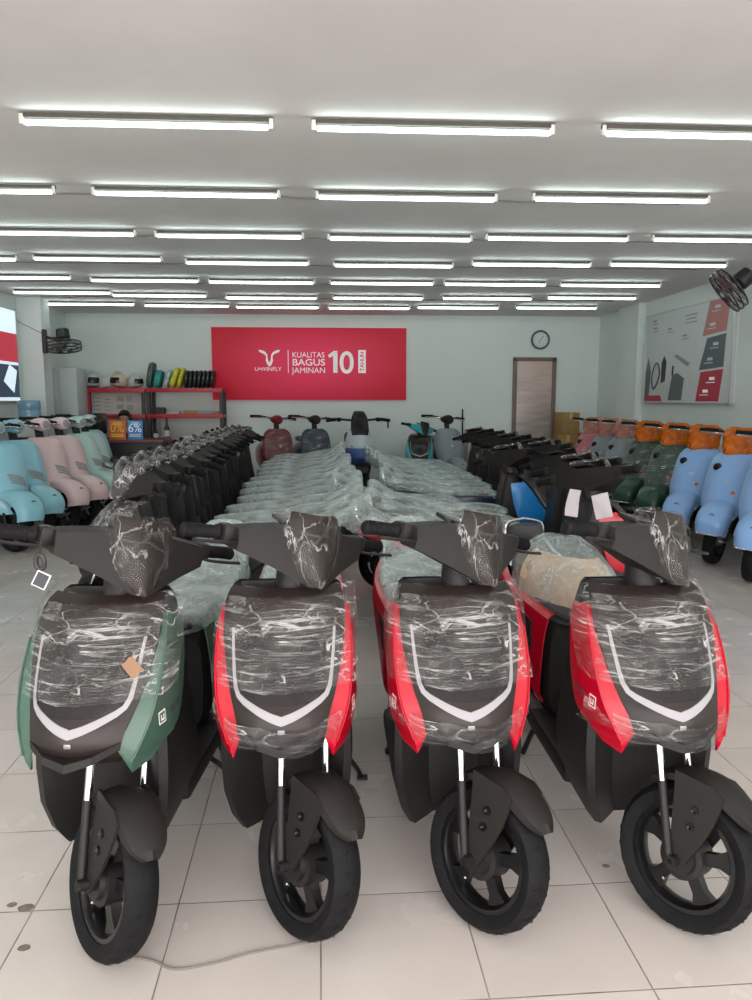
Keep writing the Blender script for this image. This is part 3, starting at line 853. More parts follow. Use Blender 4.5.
    b.tube([(-.12, .92, .12), (.12, .92, .12)], .009, 8); b.build('centre_stand', 'alloy_black', t)
    # handlebar with a rounded headlamp nacelle
    b = MB(); b.X = H; b.tube([(0, .20, .84), (0, .25, .98)], [.04, .035], 14); b.build('steering_neck', 'plastic_black', t)
    b = MB(); b.X = H; rings = []
    for (y, w, h) in ((.135, .045, .045), (.15, .062, .06), (.19, .072, .068), (.25, .078, .062), (.31, .07, .045), (.335, .03, .02)):
        rings.append([V(w * math.cos(2 * PI * k / 18), y, 1.005 + h * math.sin(2 * PI * k / 18)) for k in range(18)])
    b.loft(rings); nc = b.build('headlamp_nacelle', 'retro_blue', t)
    b = MB(); b.X = H; b.lathe([(-.014, .0), (-.010, .03), (0, .048), (.012, .052)], 20, 'Y', (0, .140, 1.005)); b.build('headlamp', 'led_white', nc)
    b = MB(); b.X = H; b.tube(spline([V(-.34, .36, 1.03), V(-.2, .31, 1.035), V(-.07, .27, 1.02), V(.07, .27, 1.02), V(.2, .31, 1.035), V(.34, .36, 1.03)], 4), [.016] * 21, 12); hb = b.build('handlebar', 'plastic_black', t)
    for s in (-1, 1):
        b = MB(); b.X = H; b.tube([(s * .20, .31, 1.035), (s * .215, .316, 1.035), (s * .34, .36, 1.03), (s * .35, .363, 1.03)], [.024, .021, .02, .02], 14); b.build('grip', 'rubber', hb)
        b = MB(); b.X = H; b.tube(spline([V(s * .10, .25, 1.02), V(s * .2, .262, 1.02), V(s * .33, .30, 1.015)], 4), .007, 8); b.build('brake_lever', 'chrome', hb)
    b = MB(); rings = []
    for (z, w, d) in ((.885, .07, .06), (.91, .105, .09), (.98, .125, .11), (1.05, .13, .115), (1.11, .12, .10), (1.135, .07, .05)):
        rings.append([V(w * math.copysign(abs(math.cos(a)) ** .7, math.cos(a)), .225 + d * math.copysign(abs(math.sin(a)) ** .7, math.sin(a)), z) for a in [2 * PI * k / 20 for k in range(20)]])
    b.loft([list(r_) for r_ in zip(*[spline([rg[k] for rg in rings], 3) for k in range(20)])]); b.jitter(.030, 9, 3); b.jitter(.012, 26, 5); b.jitter(.005, 60, 8)
    b.xf(H @ Matrix.Translation((0, 0, -.045))); b.build('head_film', 'film_orange', t, 20, recalc=False)
    b = MB(); rows = []
    for i in range(15):
        z = .36 + .56 * i / 14; w = lerp_tab(APRON, z)[2] + .012
        rows.append([apron_pt(w * u / 9, z, .016) if abs(u) < 9 else apron_pt(w * u / 9, z, -.02) for u in range(-9, 10)])
    b.sheet(rows); b.jitter(.007, 12, 21); b.build('apron_film', 'film_clear', t, 60, recalc=False)
    return t

# ------------------------------------------------------------------ large touring scooter by the back wall
def make_maxi(label, group=None):
    t = thing('maxi_scooter', label, 'scooter', group=group)
    c = (0, 0, .22)
    fw = tire_mb(c, .22, .12, None, 36).build('front_wheel', 'rubber', t, 30); rim_mb(c, .22, .1, 5).build('rim', 'alloy_black', fw); hub_mb(c, .12, .06).build('hub', 'steel', fw)
    b = MB(); rows = []
    for a in range(35, 131, 12):
        rows.append([V(x, -r_ * math.cos(R(a)), .22 + r_ * math.sin(R(a))) for x, r_ in ((-.085, .22), (-.075, .262), (0, .275), (.075, .262), (.085, .22))])
    b.shell(rows, .006); b.build('front_fender', 'plastic_black', t)
    for s in (-1, 1):
        b = MB(); b.tube([(s * .105, 0, .22), (s * .105, .14, .62)], .02, 10); b.build('fork_leg', 'plastic_black', t)
    TAB = [(.50, -.02, .12, .14), (.58, -.09, .10, .19), (.66, -.08, .12, .215), (.74, -.04, .15, .215), (.84, .03, .19, .195), (.92, .09, .22, .165), (.97, .14, .24, .14)]
    def P(x, z, off=0):
        yc, ye, w = lerp_tab(TAB, z); return V(x, yc + (ye - yc) * abs(x / w) ** 2 - off, z)
    def pan(z0, z1, k, name, mat, par):
        b = MB(); rows = []
        for i in range(k):
            z = z0 + (z1 - z0) * i / (k - 1); w = lerp_tab(TAB, z)[2]
            rows.append([P(w * u / 8, z) for u in range(-8, 9)])
        b.shell(rows, .01); return b.build(name, mat, par, 50)
    pan(.50, .71, 10, 'lower_front_panel', 'maxi_blue', t)
    up = pan(.715, .97, 12, 'upper_front_panel', 'silver', t)
    for s in (-1, 1):
        b = MB(); b.box(P(s * .10, .735, .004), (.11, .012, .025), rot=Matrix.Rotation(R(s * 25), 4, 'Z') @ Matrix.Rotation(R(s * -14), 4, 'Y'), bev=.006); b.build('headlight', 'led_white', up)
    b = MB(); rows = []
    for (z, y, w) in ((.86, .055, .10), (.95, .09, .125), (1.05, .14, .125), (1.15, .19, .11), (1.20, .215, .085)):
        rows.append([V(w * u / 4, y + .05 * (u / 4) ** 2, z) for u in range(-4, 5)])
    b.shell(surf(rows, 2, 2), .006); b.build('windscreen', 'gloss_black', t)
    b = MB(); rings = []
    for (z, w, y0, y1) in ((1.24, .06, .26, .34), (1.22, .085, .235, .36), (1.15, .10, .215, .38), (1.02, .11, .22, .38), (.95, .08, .24, .36)):
        rings.append([V(w * math.copysign(abs(math.cos(a)) ** .6, math.cos(a)), (y0 + y1) / 2 + (y1 - y0) / 2 * math.sin(a), z) for a in [2 * PI * k / 14 for k in range(14)]])
    b.loft(rings); b.build('steering_cowl', 'plastic_black', t)
    b = MB(); b.tube(spline([V(-.46, .42, 1.10), V(-.3, .37, 1.12), V(0, .33, 1.10), V(.3, .37, 1.12), V(.46, .42, 1.10)], 5), .017, 12); hb = b.build('handlebar', 'plastic_black', t)
    for s in (-1, 1):
        b = MB(); b.tube([(s * .33, .38, 1.118), (s * .46, .42, 1.10), (s * .47, .423, 1.10)], [.026, .024, .024], 12); b.box((s * .29, .365, 1.115), (.06, .06, .06), bev=.01); b.build('grip', 'rubber', hb)
    b = MB(); b.tube([(.44, .40, 1.09), (.44, .38, .99)], .012, 8); b.build('hanging_strap', 'rubber', hb)
    b = MB(); rings = []
    for (z, w, y0, y1) in ((.98, .13, .26, .36), (.80, .19, .22, .40), (.60, .20, .16, .42), (.40, .17, .20, .46), (.22, .13, .26, .5)):
        rings.append([V(-w, y0 + .05, z), V(-w * .7, y0, z), V(w * .7, y0, z), V(w, y0 + .05, z), V(w, y1, z), V(-w, y1, z)])
    b.loft(rings); b.build('leg_shield', 'plastic_black', t, 40)
    b = MB(); rings = []
    for (y, w, z0, z1) in ((.45, .12, .22, .34), (.75, .17, .22, .40), (.85, .19, .26, .70), (1.1, .2, .32, .74), (1.4, .17, .5, .80), (1.6, .08, .66, .82)):
        rings.append([V(w * math.copysign(abs(math.cos(a)) ** .6, math.cos(a)), y, (z0 + z1) / 2 + (z1 - z0) / 2 * math.copysign(abs(math.sin(a)) ** .6, math.sin(a))) for a in [2 * PI * k / 16 for k in range(16)]])
    b.loft(rings); b.build('rear_body', 'maxi_blue', t)
    b = MB(); rings = []
    for (y, w, zt) in ((.76, .1, .74), (.9, .15, .79), (1.1, .16, .80), (1.2, .155, .86), (1.45, .13, .89), (1.52, .07, .87)):
        rings.append([V(w * math.copysign(abs(math.cos(a)) ** .6, math.cos(a)), y, zt - .04 + .04 * math.copysign(abs(math.sin(a)) ** .7, math.sin(a))) for a in [2 * PI * k / 14 for k in range(14)]])
    b.loft(rings); b.build('seat', 'seat_vinyl', t)
    rw = tire_mb((0, 1.35, .22), .22, .13, None, 36).build('rear_wheel', 'rubber', t, 30); hub_mb((0, 1.35, .22), .13, .12).build('hub_motor', 'alloy_black', rw)
    b = MB()
    for s in (-1, 1): b.tube([(s * .10, .90, .25), (s * .13, .97, .13), (s * .15, 1.02, .012)], .012, 8)
    b.build('centre_stand', 'alloy_black', t)
    return t
# ------------------------------------------------------------------ room shell
ZC = 2.77; YB = 12.5; YF = -1.6; XL, XR = at_y(66.5, 340, YB).x, at_y(599.5, 340, YB).x
p1, p2 = at_z(321, 970, 0), at_z(440, 891, 0)
trot = math.atan2(0, 1) + R(.75)
tdir = V(-math.sin(trot), math.cos(trot), 0)
tnx = V(math.cos(trot), math.sin(trot), 0)
o_ = tnx * p1.dot(tnx) + tdir * p2.dot(tdir)
TS = abs(at_z(489, 996, 0).dot(tnx) - at_z(321, 996, 0).dot(tnx))
tile_mat('floor_tile', TS, (o_.x, o_.y), trot, (.61, .56, .53), (.67, .62, .59), (.17, .135, .115))
def slab(name, c, d, mat, kind='structure', parent=None):
    b = MB(); b.box(c, d); o = b.build(name, mat, parent, smooth=False)
    if kind: o['kind'] = kind
    return o
fl = slab('floor', ((XL + XR) / 2, (YF + YB) / 2, -.05), (XR - XL + .4, YB - YF + .4, .1), 'floor_tile')
slab('ceiling', ((XL + XR) / 2, (YF + YB) / 2, ZC + .05), (XR - XL + .4, YB - YF + .4, .1), 'ceiling_paint')
slab('wall_back', ((XL + XR) / 2, YB + .1, ZC / 2), (XR - XL + .4, .2, ZC), 'wall_paint')
slab('wall_left', (XL - .1, (YF + YB) / 2, ZC / 2), (.2, YB - YF, ZC), 'wall_paint')
slab('wall_right', (XR + .1, (YF + YB) / 2, ZC / 2), (.2, YB - YF, ZC), 'wall_paint')
PY0 = at_x(19, 350, XL).y; PX = at_y(43, 350, PY0).x; PY1 = at_x(51, 350, PX).y
slab('trim_1', ((XL + PX) / 2, (PY0 + PY1) / 2, ZC / 2), (PX - XL, PY1 - PY0, ZC), 'pillar_paint')
QX = XR - .10; QY1 = at_x(617, 350, QX).y; QY0 = at_x(637, 350, QX).y
slab('trim_2', ((QX + XR) / 2, (QY0 + QY1) / 2, ZC / 2), (XR - QX, QY1 - QY0, ZC), 'pillar_paint')
slab('baseboard_back', ((XL + XR) / 2, YB - .006, .05), (XR - XL, .012, .10), 'skirting_tile')
slab('baseboard_left', (XL + .006, (YF + YB) / 2, .05), (.012, YB - YF, .10), 'skirting_tile')
slab('baseboard_right', (XR - .006, (YF + YB) / 2, .05), (.012, YB - YF, .10), 'skirting_tile')
pnode('asphalt', (.50, .48, .45), .9, var=.1)
slab('ground', (0, -12, -.12), (40, 20.5, .1), 'asphalt')
# dirt spots on the floor
pnode('stain_mat', (.20, .16, .13), .7, var=.3, vscale=40)
for (px, py, r_) in ((26, 908, .022), (24, 948, .016), (12, 905, .014), (640, 757, .012), (606, 866, .012)):
    c = at_z(px, py, .0); b = MB(); n = 14
    b.add([c + V(math.cos(2 * PI * k / n) * r_ * (1 + .4 * noise.noise(V(k * .9, px, 0))), math.sin(2 * PI * k / n) * r_ * .8, .0008) for k in range(n)], [tuple(range(n))])
    b.build('floor_stain', 'stain_mat', fl, smooth=False)

# ------------------------------------------------------------------ ceiling tube lights
rows_px = [(4.02, [(148, 125), (434, 131), (719, 136)]),
           (5.28, [(-41, 191), (187, 195), (407, 199), (622, 200)]),
           (6.55, [(60, 234), (230, 237), (400, 240), (558, 239), (724, 240)]),
           (7.85, [(-48, 259), (97, 259), (248, 264), (393, 267), (532, 265), (670, 265)]),
           (9.1, [(13, 277), (145, 281), (262, 283), (382, 284), (495, 285), (610, 286)]),
           (10.4, [(60, 292), (160, 296), (272, 299), (378, 299), (487, 299), (593, 298)]),
           (11.65, [(90, 304), (187, 306), (278, 308), (369, 309), (458, 308), (557, 308)])]
ZT = 2.718
LL = 1.21
def make_light():
    t = thing('tube_light', '', 'light')
    b = MB(); b.box((0, 0, .032), (LL, .024, .024), bev=.004); b.build('housing', 'tube_housing', t)
    b = MB(); b.lathe([(-LL / 2 + .03, 0), (-LL / 2 + .03, .0125), (LL / 2 - .03, .0125), (LL / 2 - .03, 0)], 14, 'X', (0, 0, 0)); b.build('tube', 'tube_glow', t)
    for s in (-1, 1):
        b = MB(); b.box((s * (LL / 2 - .012), 0, .014), (.022, .028, .050), bev=.006); b.build('end_cap', 'lamp_cap', t)
    return t
L0 = None
ordn = ['first', 'second', 'third', 'fourth', 'fifth', 'sixth', 'seventh', 'eighth', 'ninth', 'tenth', 'eleventh', 'twelfth', 'thirteenth', 'fourteenth']
rown = ['nearest row of three', 'second row back', 'third row back', 'fourth row back', 'fifth row back', 'second row from the back wall', 'row closest to the back wall']
for ri, (Y, lst) in enumerate(rows_px):
    Y = sum(at_z(px, py, ZT).y for px, py in lst) / len(lst)
    for ci, (px, py) in enumerate(lst):
        p = at_z(px, py, ZT); x = p.x
        if L0 is None: L0 = make_light(); o = L0
        else:
            if ri + ci == 1: index_kids(L0)
            o = dup(L0)
        o.location = (x, p.y * .7 + Y * .3, ZT); o.rotation_euler.z = R(random.uniform(-.5, .5))
        props(o, 'glowing white ceiling tube, %s from the left in the %s' % (ordn[ci], rown[ri]), 'light', 'ceiling tube lights')
for ri, (Y, lst) in enumerate(rows_px[1:6]):
    xs = [at_z(px, py, ZT).x for px, py in lst]
    b = MB(); pts = []
    for i in range(25):
        x = min(xs) - .5 + (max(xs) - min(xs) + 1.0) * i / 24
        pts.append((x, Y + .05 + .01 * math.sin(i * 1.7), ZC - .012 - .006 * math.sin(i * 2.1)))
    b.tube(pts, .006, 6); o = b.build('ceiling_cable', 'wire_grey', None)
    props(o, 'thin dark ceiling cable beside the tubes of the %s' % rown[ri + 1], 'cable', 'ceiling cables')

# ------------------------------------------------------------------ back wall: banner, clock, door
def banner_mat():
    m = bpy.data.materials.new('banner_red_glow'); m.use_nodes = True; nt = m.node_tree; L = nt.links.new; N = nt.nodes.new
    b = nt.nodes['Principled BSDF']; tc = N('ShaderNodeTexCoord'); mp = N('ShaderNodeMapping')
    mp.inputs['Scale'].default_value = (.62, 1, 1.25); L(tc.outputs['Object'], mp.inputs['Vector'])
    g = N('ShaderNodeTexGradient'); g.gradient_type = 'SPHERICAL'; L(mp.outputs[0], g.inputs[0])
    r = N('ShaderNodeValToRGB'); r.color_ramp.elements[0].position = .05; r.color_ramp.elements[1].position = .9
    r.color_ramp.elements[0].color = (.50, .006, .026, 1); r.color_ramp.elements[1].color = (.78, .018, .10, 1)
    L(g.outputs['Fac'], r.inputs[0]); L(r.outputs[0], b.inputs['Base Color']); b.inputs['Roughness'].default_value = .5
    L(r.outputs[0], b.inputs['Emission Color']); b.inputs['Emission Strength'].default_value = .22  # banner's glow put into the colour: brighter centre plus a little emission
    MATS['banner_red_glow'] = m
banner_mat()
a = at_y(211, 327, YB - .05); c = at_y(406, 400, YB - .05)
bw, bh = c.x - a.x, a.z - c.z
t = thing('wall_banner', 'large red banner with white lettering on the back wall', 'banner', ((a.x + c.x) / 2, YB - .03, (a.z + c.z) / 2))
b = MB(); b.box((0, 0, 0), (bw, .05, bh), bev=.004); b.build('banner_face', 'banner_red_glow', t)
RX = (PI / 2, 0, 0)
def bx(px): return at_y(px, 365, YB - .05).x - t.location.x
def bz(py): return at_y(320, py, YB - .05).z - t.location.z
FY = -.0265
text('KUALITAS', .125, 'white_ink_glow', t, (bx(292), FY, bz(357.5)), RX, sx=.95, bold=0)
text('BAGUS', .150, 'white_ink_glow', t, (bx(292), FY, bz(365.5)), RX, sx=1.15, bold=.0015)
text('JAMINAN', .128, 'white_ink_glow', t, (bx(292), FY, bz(373)), RX, sx=1.02, bold=0)
text('0', .50, 'white_ink_glow', t, (bx(339.2), FY, bz(373)), RX, sx=.98, bold=.006)
b = MB(); ox, oz, hh_ = bx(328), bz(372.7), bz(350.8) - bz(372.7)
b.prism([(ox + .085, oz), (ox + .155, oz), (ox + .155, oz + hh_), (ox + .095, oz + hh_), (ox, oz + hh_ * .80), (ox + .02, oz + hh_ * .68), (ox + .085, oz + hh_ * .76)], FY - .001, FY + .002, 'Y'); b.build('numeral_one', 'white_ink_glow', t, smooth=False)
text('U\u2022WINFLY', .088, 'white_ink_glow', t, (bx(254.5), FY, bz(371)), RX, sx=1.05, bold=0)
b = MB(); b.box((bx(362), FY, bz(361.5)), (.125, .004, .37), bev=.001); b.build('white_block', 'white_ink_glow', t)
text('TAHUN', .085, 'banner_red_glow', t, (bx(363.7), FY - .004, bz(371)), (PI / 2, -PI / 2, 0), sx=1.05, bold=.002)
b = MB(); b.box((bx(288.3), FY, bz(361.5)), (.010, .003, .36)); b.build('divider_line', 'white_ink_glow', t)
# winged horn emblem
b = MB()
ex, ez = bx(269.5), bz(357)
for s in (-1, 1):
    out = [(0.0, -.150), (.028, -.125), (.055, -.06), (.050, .0), (.062, .03), (.105, .055), (.150, .072), (.168, .105), (.110, .100), (.060, .075), (.030, .030), (.022, -.05), (.0, -.085)]
    b.prism([(ex + s * u * 1.05, ez + v * 1.05) for u, v in out], FY - .002, FY + .002, 'Y')
b.build('winged_emblem', 'white_ink_glow', t, smooth=False)

p = at_y(540, 340, YB)
t = thing('wall_clock', 'round wall clock with dark rim above the door', 'clock', (p.x, YB, p.z))
b = MB(); b.lathe([(0, .0), (0, .155), (-.04, .155), (-.045, .14), (-.025, .128), (-.025, .0)], 40, 'Y'); 
b = MB(); b.lathe([(0, .125), (0, .155), (-.035, .158), (-.045, .145), (-.030, .126)], 40, 'Y'); b.build('clock_rim', 'clock_rim', t)
b = MB(); b.lathe([(-.004, .0), (-.022, .0), (-.022, .13), (-.004, .13)], 40, 'Y'); f = b.build('clock_face', 'clock_face', t)
b = MB()
for k in range(12):
    a = 2 * PI * k / 12; b.box((.108 * math.sin(a), -.0235, .108 * math.cos(a)), (.008, .002, .022), rot=Matrix.Rotation(a, 4, 'Y'))
b.build('hour_marks', 'ink_grey', f)
for nm, a, l_ in (('hour_hand', R(200), .06), ('minute_hand', R(40), .09)):
    b = MB(); b.box((l_ / 2 * math.sin(a), -.026, l_ / 2 * math.cos(a)), (.008, .003, l_), rot=Matrix.Rotation(a, 4, 'Y')); b.build(nm, 'ink', t)

a = at_y(513, 358, YB); c = at_y(555.5, 358, YB); dw = c.x - a.x; dh = a.z
def door_mat():
    m = pnode('door_panel', (.40, .30, .27), .32, coat=.2)
    nt = m.node_tree; L = nt.links.new; N = nt.nodes.new; b = nt.nodes['Principled BSDF']
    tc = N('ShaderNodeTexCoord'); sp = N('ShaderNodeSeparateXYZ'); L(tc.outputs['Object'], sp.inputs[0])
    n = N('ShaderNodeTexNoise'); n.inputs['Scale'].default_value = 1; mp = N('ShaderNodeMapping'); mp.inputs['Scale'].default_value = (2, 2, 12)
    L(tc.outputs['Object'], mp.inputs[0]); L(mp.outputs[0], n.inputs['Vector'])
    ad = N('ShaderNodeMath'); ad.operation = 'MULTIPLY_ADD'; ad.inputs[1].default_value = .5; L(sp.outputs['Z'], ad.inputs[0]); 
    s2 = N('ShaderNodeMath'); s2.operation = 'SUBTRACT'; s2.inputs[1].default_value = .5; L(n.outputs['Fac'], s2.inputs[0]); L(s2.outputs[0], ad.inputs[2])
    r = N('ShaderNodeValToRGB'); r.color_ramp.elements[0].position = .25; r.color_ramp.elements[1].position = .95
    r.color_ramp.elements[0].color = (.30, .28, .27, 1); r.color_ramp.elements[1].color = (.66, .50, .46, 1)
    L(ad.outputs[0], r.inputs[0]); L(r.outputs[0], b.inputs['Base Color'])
door_mat()
d = bpy.data.objects.new('door_1', None); COL.objects.link(d); d['kind'] = 'structure'; d.location = ((a.x + c.x) / 2, YB, 0)
b = MB(); b.box((0, -.02, dh / 2), (dw - .10, .03, dh - .02), bev=.004); 
for z in (.5, 1.0, 1.5): b.box((0, -.037, z), (dw - .16, .008, .012), bev=.002)
lf = b.build('door_leaf', 'door_panel', d)
b = MB()
for s in (-1, 1): b.box((s * (dw / 2 - .03), -.03, dh / 2), (.06, .08, dh), bev=.006)
b.box((0, -.03, dh - .02), (dw, .08, .06), bev=.006); b.build('door_frame', 'door_frame', d)
b = MB(); b.lathe([(-.085, 0), (-.08, .025), (-.06, .028), (-.045, .012), (-.035, .012)], 16, 'Y', (dw / 2 - .12, 0, 1.0)); b.build('door_knob', 'steel', lf)

# ------------------------------------------------------------------ right wall advertising board
a = at_x(648, 360, XR); c = at_x(737, 360, XR)
y1, y0 = a.y, c.y; z1, z0 = 2.56, 1.36; W_, H_ = y1 - y0, z1 - z0
t = thing('wall_poster_board', 'wide framed product poster with red and grey panels on the right wall', 'poster', (XR, (y0 + y1) / 2, (z0 + z1) / 2))
b = MB(); b.box((-.025, 0, 0), (.05, W_, H_), bev=.004); b.build('board_panel', 'board_white', t)
b = MB()
for s in (-1, 1): b.box((-.04, s * (W_ / 2 - .012), 0), (.04, .03, H_ + .02), bev=.004); b.box((-.04, 0, s * (H_ / 2 - .006)), (.04, W_, .02), bev=.004)
b.build('board_frame', 'frame_alu', t)
def bp(u, v): return ((.5 - u) * W_, (v - .5) * H_)     # u: 0 at the far end, 1 at the near end
def flat(poly, name, mat, lift=0.0):
    b = MB(); b.prism([bp(u, v) for u, v in poly], -.0535 - lift, -.0505 - lift, 'X'); return b.build(name, mat, t, smooth=False)
flat([(.70, .66), (.93, .68), (.95, .985), (.76, .985)], 'coral_panel', 'board_coral')
flat([(.68, .33), (.92, .345), (.93, .655), (.75, .635)], 'dark_panel', 'board_dark')
flat([(.66, .02), (.89, .02), (.92, .325), (.70, .31)], 'red_panel', 'board_red')
flat([(.02, .02), (.08, .02), (.10, .35), (.06, .52), (.03, .35)], 'garment_picture', 'board_dark')
flat([(.02, .02), (.26, .02), (.24, .085), (.05, .085)], 'red_base_strip', 'board_red', .001)
b = MB(); pts = [(.13, .18), (.12, .30), (.15, .42), (.19, .44), (.22, .34), (.19, .22), (.15, .16)]
b.tube(spline([V(-.054, *bp(u, v)) for u, v in pts], 4, loop=True) + [V(-.054, *bp(*pts[0]))], .010, 6); b.build('charger_cable_picture', 'ink', t)
flat([(.24, .22), (.29, .24), (.30, .45), (.27, .52), (.24, .44)], 'phone_holder_picture', 'ink')
flat([(.34, .03), (.50, .03), (.52, .26), (.44, .32), (.38, .30), (.36, .18)], 'box_picture', 'board_dark')
flat([(.39, .50), (.42, .52), (.58, .41), (.55, .38)], 'panel_picture', 'ink_grey')
flat([(.37, .30), (.39, .30), (.395, .40), (.375, .40)], 'antenna_picture', 'ink')
def btext(s_, u, v, size, mat='ink_grey'):
    y, z = bp(u, v); text(s_, size, mat, t, (-.055, y, z), (PI / 2, 0, -PI / 2), 'lettering', ext=.0005)
for (u, v) in ((.10, .92), (.11, .84), (.30, .80), (.48, .70)):
    b = MB()
    for k in range(2): 
        y, z = bp(u, v - k * .035); b.box((-.054, y - .06 - .03 * k, z), (.003, .11 + .07 * k, .022 if k == 0 else .010))
    b.build('printed_lines', 'ink_grey', t)
b = MB(); y, z = bp(.57, .90)
for k in range(3): b.box((-.054, y, z - k * .045), (.003, .30 - .05 * (k % 2), .014))
b.build('printed_heading', 'ink_grey', t)
for (u, v) in ((.84, .92), (.80, .76), (.84, .57), (.79, .43), (.82, .24), (.76, .12)):
    b = MB(); y, z = bp(u, v); b.box((-.056, y, z), (.003, .12, .035)); b.box((-.056, y + .03, z - .045), (.003, .20, .010)); b.build('panel_caption', 'white_ink_glow' if v < .3 else 'board_white', t)

# lit screen on the left wall
a = at_x(15.5, 310, XL + .065); c = at_x(15.5, 402, XL + .065)
z1, z0 = a.z, c.z; yy = a.y
t = thing('lit_sign', 'bright display sign with red and dark panels on the left wall', 'sign', (XL, yy - .8, (z0 + z1) / 2))
b = MB(); b.box((.03, 0, 0), (.06, 1.6, z1 - z0), bev=.006); b.build('sign_frame', 'frame_alu', t)
pnode('sign_white', (.7, .8, .85), .5, emit=(.75, .9, 1), estr=.75); pnode('sign_red', (.6, .05, .08), .5, emit=(.8, .04, .08), estr=.35); pnode('sign_navy', (.03, .05, .09), .4, emit=(.05, .09, .16), estr=.3)
hh = z1 - z0
for (v0, v1, nm, mt) in ((.74, .985, 'white_band', 'sign_white'), (.43, .735, 'red_band', 'sign_red'), (.05, .40, 'dark_picture', 'sign_navy'), (.015, .05, 'white_edge', 'sign_white'), (.40, .43, 'white_divider', 'sign_white')):
    b = MB(); b.box((.062, 0, (-.5 + (v0 + v1) / 2) * hh), (.004, 1.56, (v1 - v0) * hh)); b.build(nm, mt, t, smooth=False)
b = MB(); b.prism([(.60, .10 * hh - .5 * hh), (.72, .34 * hh - .5 * hh), (.50, .40 * hh - .5 * hh), (.30, .22 * hh - .5 * hh)], .064, .066); b.build('pale_shape', 'sign_white', t, smooth=False)

# ------------------------------------------------------------------ wall fans
def wall_fan(label, base, head, axis, blade, wallx):
    t = thing('wall_fan', label, 'fan', base)
    base = Vector(base); h = Vector(head) - base; ax = Vector(axis).normalized()
    rot = ax.to_track_quat('Z', 'Y').to_matrix().to_4x4()
    b = MB(); b.box((0, 0, 0), (.05, .10, .32) if wallx else (.10, .05, .32), bev=.015); b.build('wall_mount', 'fan_black', t)
    b = MB(); b.tube(spline([V(0, 0, .06), h * .5 + V(0, 0, .05), h - ax * .10], 5), .018, 10); b.build('arm', 'fan_black', t)
    M = Matrix.Translation(h) @ rot
    b = MB(); b.lathe([(-.20, .0), (-.20, .06), (-.18, .085), (-.07, .09), (-.04, .06), (-.04, 0)], 22, 'Z'); b.xf(M); b.build('motor', 'fan_black', t)
    b = MB()
    RG = .215
    for (z, r_) in ((0, RG), (.05, RG + .004), (.095, RG), (.11, RG * .75), (.12, RG * .45), (-.02, RG * .75), (-.03, RG * .45)):
        b.tube([V(math.cos(2 * PI * k / 36) * r_, math.sin(2 * PI * k / 36) * r_, z) for k in range(37)], .0035 if r_ < RG - .02 else .008, 6)
    for k in range(28):
        a = 2 * PI * k / 28; d = V(math.cos(a), math.sin(a), 0)
        b.tube([d * .03 + V(0, 0, .122), d * RG * .75 + V(0, 0, .110), d * RG + V(0, 0, .095), d * (RG + .004) + V(0, 0, .05), d * RG, d * RG * .75 + V(0, 0, -.02), d * .03 + V(0, 0, -.032)], .0017, 4)
    b.xf(M); b.build('fan_guard', 'fan_black' if blade == 'fan_blade' else 'fan_red', t)
    for k in range(3):
        a = 2 * PI * k / 3 + .5; rows = []
        for i in range(6):
            r_ = .035 + .155 * i / 5; sw = .55 + .15 * i / 5
            rows.append([V(r_ * math.cos(a + s * sw), r_ * math.sin(a + s * sw), .045 + s * .022) for s in (-1, -.5, 0, .5, 1)])
        b = MB(); b.shell(rows, .003); b.xf(M); b.build('blade', blade, t)
    b = MB(); b.lathe([(.025, 0), (.025, .035), (.06, .035), (.07, .02), (.07, 0)], 16, 'Z'); b.xf(M); b.build('hub', 'fan_black', t)
    return t
h1 = at_y(64, 343, 10.62)
wall_fan('black wall fan tilted down on the left pillar', (PX + .025, 10.62, h1.z + .02), h1, (.12, -.12, -1), 'fan_blade', True)
h2 = at_y(733, 287, 7.2)
wall_fan('dark red wall fan above the right wall poster', (XR - .025, 7.1, h2.z + .03), h2, (-.80, -.42, -.50), 'fan_blade_red', True) if False else None
pnode('fan_blade_red', (.40, .16, .16), .4)
wall_fan('dark red wall fan mounted high beside the poster on the right wall', (XR - .025, 7.15, h2.z + .05), h2, (-.72, .25, -.62), 'fan_blade_red', True)
b = MB(); q1 = at_x(15, 318, XL + .05); q2 = V(PX + .01, PY0 - .012, h1.z + .12)
b.tube(spline([V(XL + .04, q1.y, q1.z), V(XL + .06, PY0 - .03, q1.z - .05), V((XL + PX) / 2, PY0 - .012, q1.z - .10), q2], 5), .005, 6)
o = b.build('fan_cable', 'wire_grey', None); props(o, 'thin cable drooping from the lit sign to the pillar fan', 'cable')

# ------------------------------------------------------------------ back left corner: cabinet, shelves, desk, person
CY = 11.28
a = at_y(50, 368, CY); ch = a.z; x0, x1 = XL + .02, at_y(76, 368, CY).x
t = thing('storage_cabinet', 'tall pale grey metal cabinet in the back left corner', 'cabinet', ((x0 + x1) / 2, CY + .24, 0))
cw = x1 - x0
b = MB(); b.box((0, 0, ch / 2), (cw, .45, ch), bev=.008); b.build('carcass', 'cabinet_white', t)
for s in (-1, 1):
    b = MB(); b.box((s * cw / 4, -.232, ch / 2 + .02), (cw / 2 - .01, .016, ch - .10), bev=.003); dd = b.build('door', 'cabinet_white', t)
    b = MB(); b.box((s * .04, -.245, ch * .58), (.016, .02, .12), bev=.004); b.build('handle', 'ink', dd)

